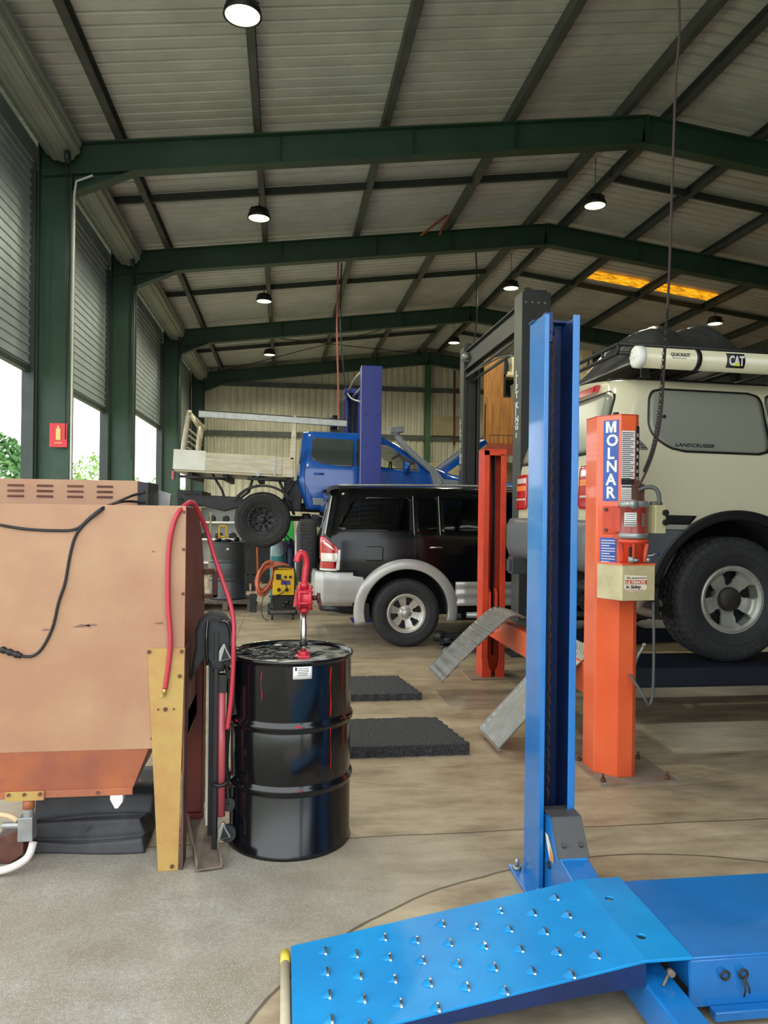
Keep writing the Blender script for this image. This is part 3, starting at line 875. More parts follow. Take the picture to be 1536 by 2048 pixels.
    m = MB(); m.box(1.88, 2.15, 6.05, 6.17, 1.02, 1.16); m.box(1.86, 1.9, 6.07, 6.15, 1.04, 1.14); m.box(1.95, 2.3, 5.5, 5.7, 1.02, 1.1); m.tube([(2.3, 5, 1.02), (2.3, 6.3, 1.02)], .03, 10); m.build('tow_bar', mHoistGrey, t, .004)
    # underbody
    m = MB(); m.box(2.15, 6.6, 5.05, 5.13, .98, 1.1); m.box(2.15, 6.6, 6.07, 6.15, .98, 1.1); m.cyl((2.98, 4.8, .98), (2.98, 6.4, .98), .05, 14); m.sphere((2.98, 5.6, .98), .15)
    m.box(2.3, 2.75, 5.2, 5.95, .95, 1.12); m.cyl((3.0, 5.6, .98), (5, 5.6, 1.05), .035, 12)
    m.build('chassis', mChassis, t)
    m = MB(); m.tube([(2.75, 4.95, .95), (2.55, 4.85, .93), (2.42, 4.78, .98), (2.36, 4.76, .9), (2.5, 4.74, .86)], .028, 12, 6); m.build('exhaust', mBrown, t)
    m = MB(); m.tube([(2.45, 5.2, 1.05), (2.5, 5.2, .85), (2.7, 5.2, .82)], .05, 12, 4)
    m.tube([(2.6+.06*math.cos(a*.9), 5.1+.06*math.sin(a*.9), .8+a*.008) for a in range(44)], .009, 6); m.build('rear_spring', mChassis, t)
    # awning tube, gutter strip and rack
    m = MB(); m.cyl((2.2, 4.57, 2.545), (6.0, 4.57, 2.545), .066, 32); m.build('awning_tube', mLCwhite, t)
    m = MB(); m.lathe([(0, -.0), (.05, -.0), (.07, .008), (.072, .05), (.067, .055)], (2.185, 4.57, 2.545), 'x', 32)
    for k in range(6):
        a = 2*PI*k/6; m.cyl((2.18, 4.57+.045*math.cos(a), 2.545+.045*math.sin(a)), (2.19, 4.57+.045*math.cos(a), 2.545+.045*math.sin(a)), .006, 8)
    m.cyl((2.176, 4.57, 2.545), (2.19, 4.57, 2.545), .012, 10)
    m.build('awning_end_cap', mWhite, t)
    m = MB()
    for x in (2.60,): m.lathe([(.068, -.016), (.071, -.016), (.071, .016), (.068, .016)], (x, 4.57, 2.545), 'x', 32)
    m.build('awning_strap', mBlk, t)
    ang = Vector((0, -.25, .97)).normalized()
    fy = 4.57-.067
    m = MB(); m.grid(lambda u, v: Vector((2.79+.125*u, 4.57-.0685*math.cos((v-.5)*1.5), 2.545+.0685*math.sin((v-.5)*1.5))), 2, 10, True); o = m.build('cat_badge', mInk, t); o.name = 'black_badge'; o.modifiers.new('t', 'SOLIDIFY').thickness = .002
    text('badge_letters', 'CAT', .085, (2.802, fy-.004, 2.513), (1, 0, 0), (0, 0, 1), mWhite, t, bold=.003, sx=.62)
    m = MB(); m.prism([(2.83, 2.507), (2.876, 2.507), (2.853, 2.533)], 'y', fy-.008, fy-.004); m.build('badge_triangle', M('badge_yellow', '#d8e02a', .5), t)
    text('tube_script', 'QUICKKIT', .03, (2.40, fy-.002, 2.55), (1, 0, 0), (0, 0, 1), mInk, t, sx=.95, bold=.0004)
    m = MB(); m.obox((2.412, fy-.001, 2.538), (2.51, fy-.001, 2.538), .001, .002); m.build('script_underline', mInk, t)
    # gutter and rack legs
    m = MB(); pts = [S.side(2.22+i*.25, 2.462, .0) for i in range(11)]
    m.tube([(p.x, p.y+.06, 2.472) for p in pts], .014, 8); m.build('roof_gutter', mBlk, t)
    m = MB()
    y0, y1 = 4.72, 6.48
    for z in (2.60, 2.66):
        m.tube([(2.15, y0, z), (2.15, y1, z)], .014, 8); m.tube([(2.15, y0, z), (4.6, y0, z)], .014, 8); m.tube([(2.15, y1, z), (4.6, y1, z)], .014, 8); m.tube([(4.6, y0, z), (4.6, y1, z)], .014, 8)
    for k in range(10): m.tube([(2.15+k*.27, y0, 2.6), (2.15+k*.27, y1, 2.6)], .011, 8)
    for k in range(8): m.tube([(2.15, y0+k*.25, 2.6), (2.15, y0+k*.25, 2.66)], .009, 6)
    for x in (2.35, 3.4, 4.4):
        for y in (y0+.02, y1-.02): m.box(x-.03, x+.03, y-.01, y+.01, 2.45, 2.61)
    m.build('roof_rack', mBlk, t)
    # wheels
    w = make_wheel(t, (2.98, 4.79, .98), .42, .27, .222, mRub, mAlloy2, hole=hole_n(5, .40, .86, .27, .05), hub=mHub, lugs=6, dish=.01, hubr=.37)
    w2 = copy_wheel(w, None); w2.location.x += 2.85
    w3 = make_wheel(t, (2.98, 6.42, .98), .42, .27, .222, mRub, mAlloy2, hole=hole_n(5, .40, .86, .27, .05), face=1, hub=mHub, dish=.01)
    w4 = copy_wheel(w3, None); w4.location.x += 2.85
    t.rotation_euler = (0, rad(.9), 0)
    # tarpaulin bundle lying in the rack (own thing)
    k = thing('tarpaulin_bundle', 'crumpled black tarpaulin bundle on the roof rack of the white car', 'tarpaulin', (3.3, 5.4, 2.64))
    rnd = random.Random(4)
    ph = [(rnd.uniform(2, 11), rnd.uniform(2, 9), rnd.uniform(0, 6), rnd.uniform(.003, .011)) for _ in range(16)]
    def tp(u, v):
        x = 2.43+.87*u; y = 4.80+1.5*v
        e = (1-abs(2*u-1)**4)*(1-abs(2*v-1)**4)
        h = .03+.13*e*slerp([(0, .5), (.25, 1.), (.5, .75), (.75, .95), (1, .5)], u)
        for a, b, c_, d in ph: h += d*2.6*e*abs(math.sin(a*u*2.2+b*v*1.5+c_))
        h += .02*e*math.sin(8*u+3*v)
        return Vector((x, y, 2.615+h*(e**.35 if e > 0 else 0)))
    MB().grid(tp, 70, 60, True, back=lambda u, v: Vector((2.43+.87*u, 4.80+1.5*v, 2.613))).build('tarpaulin', mTarp, k)
    return t
white_4wd()

# ================= black and silver wagon
def black_wagon():
    t = thing('station_wagon', 'black and silver off-road wagon parked on the floor behind the drum', 'car', (1.394, 9.36, 0))
    S = Shell(9.36, [(.45, .44), (.86, .42), (1.2, .40), (1.82, .54)], [(.45, 5.2), (1.0, 5.15), (1.8, 4.6)],
              [(.3, 1.815), (.6, 1.83), (3.2, 1.83), (4.0, 1.25), (5.1, 1.08), (5.2, .95)], [(.3, .5), (.7, .42), (4.9, .42), (5.2, .5)],
              [(.4, .90), (.7, .935), (1.0, .94), (1.25, .925), (1.32, .90), (1.7, .78), (1.85, .73)], rc=.2, rr=.1, crown=.03)
    b = S.body('body', mPajBlack, t)
    for x in (1.394, 4.17):
        boolean(b, MB().cyl((x, 8.1, .42), (x, 8.78, .42), .49, 48)); boolean(b, MB().cyl((x, 9.94, .42), (x, 10.6, .42), .49, 48))
    boolean(b, MB().box(.1, .78, 8.2, 10.6, .3, .86))
    for pl in ([(.64, 1.35), (.82, 1.67), (1.42, 1.69), (1.42, 1.33)], [(1.54, 1.32), (1.54, 1.69), (1.75, 1.69), (1.75, 1.32)], [(1.82, 1.32), (1.82, 1.69), (2.44, 1.69), (2.48, 1.32)], [(2.58, 1.32), (2.54, 1.69), (3.2, 1.68), (3.46, 1.32)]):
        boolean(b, MB().prism(pl, 'y', 8.2, 10.6))
    m = MB()
    for x in (1.15, 2.0):
        for y in (8.95, 9.75): m.box(x, x+.1, y-.22, y+.22, 1.3, 1.42); m.box(x+.01, x+.09, y-.12, y+.12, 1.45, 1.62)
    m.build('seat_back', M('seat_grey', '#8a9488', .8), t, .02)
    for x in (1.394, 4.17):
        for y0, y1 in ((8.45, 8.775), (10.27, 9.945)):
            MB().lathe([(.485, y0), (.478, y0), (.478, y1), (.0, y1)], (x, 0, .42), 'y', 40, a0=-.05, a1=PI+.05).build('wheel_arch_liner', mBlk, t)
    # silver arch flare (rear and front)
    for cx in (1.394, 4.17):
        m = MB()
        def fn(u, v, o_=0):
            a = rad(-14)+(rad(196)-rad(-14))*(1-u)
            r = .475+.115*v
            x = cx+r*math.cos(a)*(1.02); z = .42+r*math.sin(a)
            bulge = .045*math.sin(min(1, (1-v)*1.25+.1)*PI/2)**.6
            p = S.side(x, max(z, .44), 0); p.z = z
            p.y = min(p.y, 8.455 if z < .9 else 9)-bulge*(1-o_)+.03*o_
            return p
        m.grid(lambda u, v: fn(u, v, 0), 60, 8, True, back=lambda u, v: fn(u, v, 1)); m.build('wheel_arch_flare', mSilver, t)
    # rear bumper, wraps the corner
    m = MB()
    def bmp(u, v):
        # u along from near arch round the back to the far side
        path = [(.93, 8.425), (.6, 8.41), (.44, 8.43), (.36, 8.52), (.33, 8.7), (.33, 10.02), (.36, 10.2), (.44, 10.29), (.93, 10.3)]
        k = u*(len(path)-1); i = min(len(path)-2, int(k)); q = k-i
        x = path[i][0]*(1-q)+path[i+1][0]*q; y = path[i][1]*(1-q)+path[i+1][1]*q
        cx, cy = .8, 9.36
        pr = [(.86, .10), (.862, .02), (.80, 0), (.65, .0), (.52, .02), (.47, .08), (.455, .14)]
        k = v*6; i = min(5, int(k)); q = k-i; z = pr[i][0]*(1-q)+pr[i+1][0]*q; inn = pr[i][1]*(1-q)+pr[i+1][1]*q
        n = Vector((cx-x, (cy-y)*.6, 0)); n.normalize()
        return Vector((x+n.x*inn*.8, y+n.y*inn, z))
    m.grid(bmp, 64, 18, True); o = m.build('rear_bumper', mSilver, t); o.modifiers.new('t', 'SOLIDIFY').thickness = .01
    # side step cladding, ribbed
    m = MB()
    def cl(u, v):
        x = 1.96+1.65*u; z = .47+.28*v; p = S.side(x, z, .018+.008*math.sin(v*PI*5)); return p
    m.grid(cl, 12, 30, True, back=lambda u, v: S.side(1.96+1.65*u, .47+.28*v, -.01)); m.build('side_cladding', mSilver, t)
    m = MB(); m.tube([(2.08, 8.36, .375), (3.6, 8.36, .375)], .035, 14); m.box(2.4, 2.46, 8.36, 8.7, .36, .40); m.box(3.1, 3.16, 8.36, 8.7, .36, .4); m.build('side_step', mSteel, t)
    # glass
    q = rounded([(.60, 1.33), (.80, 1.69), (1.44, 1.71), (1.44, 1.31)], .04)
    S.patch('quarter_window', mTint, t, q, .003, .001)
    q = rounded([(1.52, 1.30), (1.52, 1.71), (1.76, 1.71), (1.76, 1.30)], .03); S.patch('door_window', mTint, t, q, .003, .001)
    q = rounded([(1.80, 1.30), (1.80, 1.71), (2.45, 1.71), (2.5, 1.30)], .03); S.patch('door_window', mTint, t, q, .003, .001)
    q = rounded([(2.56, 1.30), (2.52, 1.71), (3.2, 1.70), (3.5, 1.30)], .03); S.patch('door_window', mTint, t, q, .003, .001)
    for x in (1.475, 1.778, 2.53): S.patch('window_strip', mSilver if x < 2 else mBlk, t, [(x, 1.28), (x+.007, 1.28), (x+.007, 1.73), (x, 1.73)], .008, nu=1)
    for x in (1.483,): S.patch('shut_line', mBlk, t, [(x, 1.0), (x+.006, 1.0), (x+.006, 1.3), (x, 1.3)], .0015, .004, nu=1)
    m = MB(); a = S.side(1.66, 1.135, .02); c2 = S.side(1.80, 1.135, .02); m.tube([a, a+Vector((.02, -.02, .008)), c2+Vector((-.02, -.02, .008)), c2], .011, 10, 3); m.build('door_handle', mChrome, t)
    S.patch('fuel_flap', mPajBlack, t, rounded([(.92, .98), (1.12, .98), (1.12, 1.15), (.92, 1.15)], .02), .002)
    # tail lamp cluster
    def lampq(name, mat, parent, poly, off=.012): return S.patch(name, mat, parent, poly, off)
    tl = S.patch('tail_light', mTailRed, t, [(.405, 1.0), (.60, 1.0), (.615, 1.12), (.55, 1.17), (.45, 1.26), (.41, 1.26)], .01)
    S.patch('clear_lens', mTailClr, tl, [(.42, .975), (.60, .975), (.605, 1.07), (.42, 1.07)], .016)
    S.patch('clear_lens', mTailClr, tl, [(.43, 1.19), (.56, 1.10), (.56, 1.12), (.44, 1.22)], .015)
    S.patch('red_lens', mTailRed, tl, [(.41, .90), (.57, .90), (.57, .97), (.41, .97)], .014)
    S.patch('lamp_bezel', mTailClr, tl, [(.58, .88), (.625, .88), (.635, 1.11), (.61, 1.11)], .013)
    S.patch('lamp_bezel', mTailClr, tl, [(.41, .872), (.60, .872), (.60, .896), (.41, .896)], .013)
    # rear glass + spoiler + spare wheel
    S.rear('rear_window', mGlassDk, t, rounded([(8.72, 1.32), (10.0, 1.32), (9.95, 1.68), (8.77, 1.68)], .04), .006)
    S.patch('glass_edge_trim', mSilver, t, [(.455, 1.28), (.47, 1.28), (.55, 1.72), (.535, 1.72)], .006)
    m = MB(); m.grid(lambda u, v: Vector((.60-.14*u+.02*(2*v-1)**2, 8.66+1.4*v, 1.845-.05*u*u)), 6, 20, True, back=lambda u, v: Vector((.60-.13*u+.02*(2*v-1)**2, 8.66+1.4*v, 1.80-.04*u*u)))
    m.build('roof_spoiler', mPajBlack, t)
    m = MB(); m.tube([(.62, 8.70, 1.845), (1.6, 8.68, 1.86), (3.0, 8.68, 1.855)], .012, 8, 4); m.tube([(.62, 10.02, 1.845), (1.6, 10.04, 1.86), (3.0, 10.04, 1.855)], .012, 8, 4); m.build('roof_rail', mSteel, t)
    m = MB(); c = (.16, 9.3, 1.045)
    pr = [(.0, -.01), (.22, -.012), (.3, 0), (.37, .02), (.39, .06), (.39, .2), (.36, .235), (.2, .24)]
    m.lathe(pr, c, 'x', 60)
    for k in range(50):
        a = 2*PI*k/50
        for q in (.07, .14):
            y, z = c[1]+.388*math.cos(a), c[2]+.388*math.sin(a)
            m.obox((c[0]+q-.03, y, z), (c[0]+q+.03, y, z), .03, .012, (0, math.cos(a), math.sin(a)))
    sw = m.build('spare_wheel', mRub, t)
    MB().lathe([(0, -.025), (.2, -.022), (.25, -.008), (.27, .0), (.27, .01)], c, 'x', 48).build('rim', mAlloy, sw)
    MB().box(.4, .5, 9.2, 9.45, .9, 1.1).build('wheel_carrier', mBlk, t)
    def h6(tt, q):
        if not (.42 < q < .84): return False
        p = ((tt+.04)*6) % 1-.5; v = (q-.42)/.42
        return abs(p) < .17+.1*v-.12*max(0, v-.8)/.2
    w = make_wheel(t, (1.394, 8.55, .388), .388, .26, .218, mRub, mAlloy, hole=h6, tread='ht', hub=mAlloy, lugs=6, dish=.012, dens=1.5)
    w2 = copy_wheel(w, None); w2.location.x += 2.78
    w3 = make_wheel(t, (1.394, 10.17, .388), .388, .26, .218, mRub, mAlloy, hole=h6, tread='ht', face=1, hub=mAlloy, dens=1.5)
    w4 = copy_wheel(w3, None); w4.location.x += 2.78
    m = MB(); m.box(.5, 4.9, 8.85, 8.95, .36, .46); m.box(.5, 4.9, 9.77, 9.87, .36, .46); m.cyl((1.394, 8.6, .38), (1.394, 10.1, .38), .045, 12); m.tube([(2.3, 8.9, .35), (1.0, 8.95, .33), (.55, 8.8, .4)], .03, 10, 4)
    m.build('chassis', mChassis, t)
    MB().box(.92, .97, 8.47, 8.7, .3, .5).build('mud_flap', mBlk, t)
black_wagon()

# ================= blue tray-back ute up on the blue hoist
def blue_ute():
    X0, YC, Z0 = -.32, 11.9, 1.0
    t = thing('tray_back_ute', 'blue dual-cab ute with aluminium tray and snorkel raised on the far blue hoist', 'car', (X0, YC, Z0))
    g = lambda x, z: (X0+x, Z0+z)
    S = Shell(YC, [(Z0+.6, X0+.62), (Z0+1.0, X0+.46), (Z0+1.7, X0+.52)], [(Z0+.6, X0+4.15), (Z0+1.1, X0+4.1), (Z0+1.8, X0+3.9)],
              [(X0+.4, Z0+1.70), (X0+.6, Z0+1.76), (X0+1.55, Z0+1.79), (X0+1.75, Z0+1.74), (X0+2.55, Z0+1.3), (X0+2.8, Z0+1.22), (X0+3.9, Z0+1.14), (X0+4.1, Z0+1.0)],
              [(X0+.4, Z0+.6), (X0+2.6, Z0+.55), (X0+4.1, Z0+.65)],
              [(Z0+.5, .86), (Z0+.75, .92), (Z0+1.0, .92), (Z0+1.22, .90), (Z0+1.3, .87), (Z0+1.7, .72), (Z0+1.8, .68)], rc=.14, rr=.1, crown=.03)
    b = S.body('body', mUteBlue, t)
    wx = X0+3.2
    boolean(b, MB().cyl((wx, YC-1.1, Z0+.43), (wx, YC-.55, Z0+.43), .5, 40)); boolean(b, MB().cyl((wx, YC+.55, Z0+.43), (wx, YC+1.1, Z0+.43), .5, 40))
    # open engine bay
    boolean(b, MB().box(X0+2.85, X0+3.95, YC-.62, YC+.62, Z0+1.0, Z0+1.4))
    # see-through front door opening (both sides)
    wpoly = [g(1.52, 1.30), g(1.52, 1.64), g(1.78, 1.60), g(2.22, 1.36), g(2.25, 1.24), g(1.95, 1.24)]
    boolean(b, MB().prism(wpoly, 'y', YC-1.2, YC+1.2))
    S.patch('front_window', mClear, t, [g(1.53, 1.25), g(1.53, 1.63), g(1.77, 1.59), g(2.2, 1.36), g(2.22, 1.25)], .0, .002)
    S.patch('rear_window', mUteGlass, t, rounded([g(.66, 1.33), g(.66, 1.66), g(1.28, 1.66), g(1.28, 1.24), g(.8, 1.27)], .03), .005)
    S.patch('window_seal', mBlk, t, rounded([g(1.32, 1.25), g(1.32, 1.68), g(1.38, 1.68), g(1.38, 1.24)], .01), .004)
    m = MB(); m.box(X0+1.5, X0+1.65, YC-.55, YC-.2, Z0+1.2, Z0+1.45); m.box(X0+1.5, X0+1.6, YC+.2, YC+.55, Z0+1.2, Z0+1.45); m.build('seat', mBlk, t, .03)
    m = MB(); m.lathe([(.17, -.012), (.185, 0), (.17, .012), (.158, 0), (.17, -.012)], (X0+2.0, YC+.38, Z0+1.28), 'x', 24); m.build('steering_wheel', mBlk, t)
    for x in (1.34, ): S.patch('shut_line', mBlk, t, [g(x, .66), g(x+.008, .66), g(x+.008, 1.25), g(x, 1.25)], .001, .004, nu=1)
    S.patch('shut_line', mBlk, t, [g(.60, .7), g(.608, .7), g(.56, 1.25), g(.552, 1.25)], .001, .004, nu=1)
    m = MB(); a = S.side(X0+.70, Z0+1.12, .02); c2 = S.side(X0+.85, Z0+1.12, .02); m.tube([a, c2], .015, 8); m.build('door_handle', mUteBlue, t)
    m = MB(); a = S.side(X0+1.50, Z0+1.14, .02); c2 = S.side(X0+1.65, Z0+1.14, .02); m.tube([a, c2], .015, 8); m.build('door_handle', mChrome, t)
    m = MB(); a = S.side(X0+2.05, Z0+1.28, .06); m.sphere(a+Vector((0, -.06, 0)), .11, sc=(.5, 1, .9)); m.build('door_mirror', mUteBlue, t)
    S.patch('side_step', mSnork, t, [g(.72, .66), g(1.4, .66), g(1.4, .76), g(.70, .76)], .02)
    m = MB(); m.box(X0+.7, X0+2.5, YC-.95, YC-.82, Z0+.46, Z0+.52); m.build('step_bar', mChassis, t)
    # front guard flare
    # snorkel
    m = MB()
    pts = [S.side(X0+2.60, Z0+1.06, .05), S.side(X0+2.44, Z0+1.26, .06), S.side(X0+2.14, Z0+1.50, .08), S.side(X0+1.97, Z0+1.66, .10), S.side(X0+1.90, Z0+1.76, .10)]
    for i in range(len(pts)): pts[i].y = YC-.97+i*.03
    m.tube(pts, .05, 12, 5)
    m.cyl(pts[-1], pts[-1]+Vector((-.02, 0, .06)), .06, 14); m.obox(pts[-1]+Vector((-.09, 0, .07)), pts[-1]+Vector((.10, 0, .09)), .13, .09)
    m.prism([g(2.38, 1.32), g(2.48, 1.30), g(2.62, 1.14), g(2.84, 1.13), g(2.88, 1.05), g(2.80, 1.00), g(2.56, .94), g(2.50, 1.0)], 'y', YC-1.0, YC-.9)
    m.build('snorkel', mSnork, t, .012)
    # raised bonnet
    m = MB(); m.grid(lambda u, v: Vector((X0+2.60+.70*u, YC-.7+1.4*v, Z0+1.27+.56*u-.03*(2*v-1)**2)), 8, 12, True, back=lambda u, v: Vector((X0+2.64+.70*u, YC-.7+1.4*v, Z0+1.21+.56*u-.03*(2*v-1)**2)))
    bo = m.build('bonnet', mUteBlue, t)
    m = MB(); m.obox((X0+2.60, YC-.66, Z0+1.31), (X0+3.27, YC-.66, Z0+1.85), .05, .03); m.build('bonnet_edge', mSnork, bo)
    m = MB(); m.box(X0+3.0, X0+3.75, YC-.4, YC+.4, Z0+.9, Z0+1.2); m.cyl((X0+3.1, YC-.3, Z0+1.2), (X0+3.1, YC-.3, Z0+1.27), .06, 12); m.tube([(X0+3.0, YC-.3, Z0+1.2), (X0+3.3, YC-.35, Z0+1.3), (X0+3.7, YC-.2, Z0+1.15)], .03, 8, 4); m.build('engine', mBlk, t, .02)
    # tray
    y0, y1 = YC-.93, YC+.93
    m = MB(); m.box(X0-1.28, X0+.40, y0+.03, y1-.03, Z0+1.04, Z0+1.09)
    m.build('tray_floor', mTray, t)
    def side(name, pts, ya, yb): return MB().prism([g(*p) for p in pts], 'y', ya, yb).build(name, mTray, t, .004)
    side('tray_side', [(-1.28, 1.07), (.24, 1.07), (.24, 1.33), (-1.28, 1.33)], y0, y0+.03)
    side('tray_side', [(-1.28, 1.07), (.36, 1.07), (.36, 1.40), (-1.28, 1.40)], y1-.03, y1)
    side('tray_side_panel', [(.245, 1.04), (.40, 1.04), (.40, 1.33), (.245, 1.33)], y0, y0+.03)
    m = MB()
    for z in (1.13, 1.2, 1.27): m.box(X0-1.28, X0+.24, y0-.004, y0+.001, Z0+z, Z0+z+.006)
    m.build('tray_groove', mSteel, t)
    m = MB(); m.box(X0-1.30, X0-1.265, y0, y1, Z0+1.07, Z0+1.35); m.build('tailgate', mTray, t)
    m = MB(); m.box(X0-1.29, X0-.85, y0-.008, y0, Z0+1.07, Z0+1.35); m.build('tray_corner_plate', mWhite, t)
    m = MB()
    for x in (-.72, -.3, .14): m.cyl((X0+x, y0-.012, Z0+1.24), (X0+x, y0, Z0+1.24), .012, 8)
    m.cyl((X0-.1, y0-.03, Z0+1.06), (X0-.1, y0, Z0+1.06), .03, 12); m.box(X0+.13, X0+.15, y0-.02, y0, Z0+1.04, Z0+1.34); m.build('latch', mSteel, t)
    m = MB(); m.box(X0-1.31, X0-1.28, y0+.0, y0+.2, Z0+.92, Z0+1.04); m.build('tail_light', mTailRed, t)
    # headboard frame and rear ladder rack
    m = MB()
    for y in (y0+.04, y1-.04):
        m.prism([g(.34, 1.05), g(.44, 1.05), g(.42, 1.7), g(.40, 1.95), g(.37, 1.95), g(.35, 1.7)], 'y', y-.03, y+.03)
    m.box(X0+.35, X0+.40, y0, y1, Z0+1.62, Z0+1.67); m.box(X0+.35, X0+.40, y0, y1, Z0+1.3, Z0+1.34)
    for k in range(9): m.box(X0+.36, X0+.385, y0+.15+k*.18, y0+.17+k*.18, Z0+1.08, Z0+1.64)
    m.build('headboard', mTray, t, .006)
    m = MB()
    for y in (y0+.04, y1-.04):
        m.tube([(X0-1.20, y, Z0+1.08), (X0-1.15, y, Z0+1.6), (X0-1.11, y, Z0+1.92)], .035, 12, 4)
    m.tube([(X0-1.11, y0-.02, Z0+1.88), (X0-1.11, y1+.02, Z0+1.88)], .03, 12)
    m.tube([(X0-.98, y0+.04, Z0+1.08), (X0-.96, y0+.04, Z0+1.70)], .03, 10, 3); m.tube([(X0-.96, y0+.04, Z0+1.68), (X0-1.10, y0+.04, Z0+1.86)], .03, 10)
    for k in range(6): m.box(X0-1.13, X0-1.10, y0+.1, y1-.1, Z0+1.2+k*.09, Z0+1.215+k*.09)
    m.build('ladder_rack', mTray, t)
    m = MB()
    m.box(X0-.98, X0+1.15, y0, y0+.06, Z0+1.83, Z0+1.92)
    m.build('rack_rail', mSteel, t, .006)
    m = MB(); m.box(X0-.99, X0+1.15, y0+.02, y0+.04, Z0+1.92, Z0+1.935); m.build('rack_rail_track', mBlk, t)
    # underside
    m = MB(); m.box(X0-1.28, X0+3.6, YC-.42, YC-.34, Z0+.55, Z0+.68); m.box(X0-1.28, X0+3.6, YC+.34, YC+.42, Z0+.55, Z0+.68)
    for x in (-1.1, -.6, -.1, .3): m.box(X0+x, X0+x+.06, YC-.85, YC+.85, Z0+.95, Z0+1.04)
    m.box(X0-1.25, X0-.9, YC-.7, YC+.7, Z0+.66, Z0+.78)
    m.cyl((X0, YC-.75, Z0+.42), (X0, YC+.75, Z0+.42), .05, 12); m.sphere((X0, YC, Z0+.42), .17)
    m.cyl((X0, YC, Z0+.42), (X0+2, YC, Z0+.5), .04, 10)
    m.box(X0-.9, X0+.5, YC-.55, YC-.47, Z0+.58, Z0+.66)
    m.build('chassis', mChassis, t)
    m = MB()
    m.tube([(X0-.75, y0+.1, Z0+1.03), (X0-.6, y0+.06, Z0+.8), (X0-.5, y0+.06, Z0+.55)], .018, 8); m.tube([(X0-.16, y0+.06, Z0+1.04), (X0-.22, y0+.06, Z0+.8), (X0-.36, y0+.06, Z0+.68), (X0-.38, y0+.06, Z0+.38)], .02, 8)
    m.tube([(X0+.2, y0+.06, Z0+1.0), (X0+.45, y0+.06, Z0+.5)], .02, 8); m.tube([(X0+.42, y0+.06, Z0+1.0), (X0+.22, y0+.06, Z0+.6)], .016, 8)
    m.tube([(X0-1.2, y0+.02, Z0+.97), (X0-.55, y0+.02, Z0+.97)], .02, 8); m.tube([(X0-.25, y0+.02, Z0+.99), (X0+.3, y0+.02, Z0+.99)], .02, 8)
    m.build('tray_bracket', mChassis, t)
    m = MB(); m.prism([g(-1.15, .72), g(-.35, .72), g(-.2, .62), g(-.55, .5), g(-1.1, .6)], 'y', YC-.9, YC-.6); m.build('mudguard', mChassis, t, .02)
    m = MB(); m.lathe([(.47, -.14), (.5, -.14), (.5, .14), (.47, .14)], (X0+.0, YC-.80, Z0+.42), 'y', 24, a0=rad(35), a1=rad(150)); m.build('wheel_arch_liner', mBlk, t)
    m = MB(); m.box(X0+.28, X0+.55, YC-.8, YC-.3, Z0+.55, Z0+1.0); m.build('under_tray_box', mChassis, t, .02)
    def hm(tt, q):
        p = (tt*9) % 1-.5
        return .40 < q < .72 and abs(p) < .27
    w = make_wheel(t, (X0, YC-.80, Z0+.405), .405, .27, .215, mRub, mDarkWheel, hole=hm, hub=mDarkWheel, lugs=6, dish=.012)
    # beadlock bolts round the rim edge
    m = MB(); yb = YC-.80-.135*.86
    for k in range(24):
        a = 2*PI*k/24; r = .197 if k % 2 else .18; m.cyl((X0+r*math.cos(a), yb+.01, Z0+.405+r*math.sin(a)), (X0+r*math.cos(a), yb-.014, Z0+.405+r*math.sin(a)), .011, 8)
    m.build('rim_bolts', mBlk, w)
    w2 = copy_wheel(w, None); w2.location.x += 3.2
    w3 = make_wheel(t, (X0, YC+.80, Z0+.405), .405, .27, .215, mRub, mDarkWheel, hole=hm, face=1, hub=mDarkWheel, dish=.012)
    w4 = copy_wheel(w3, None); w4.location.x += 3.2
    t.rotation_euler = (0, rad(2.2), 0)
    return t
blue_ute()
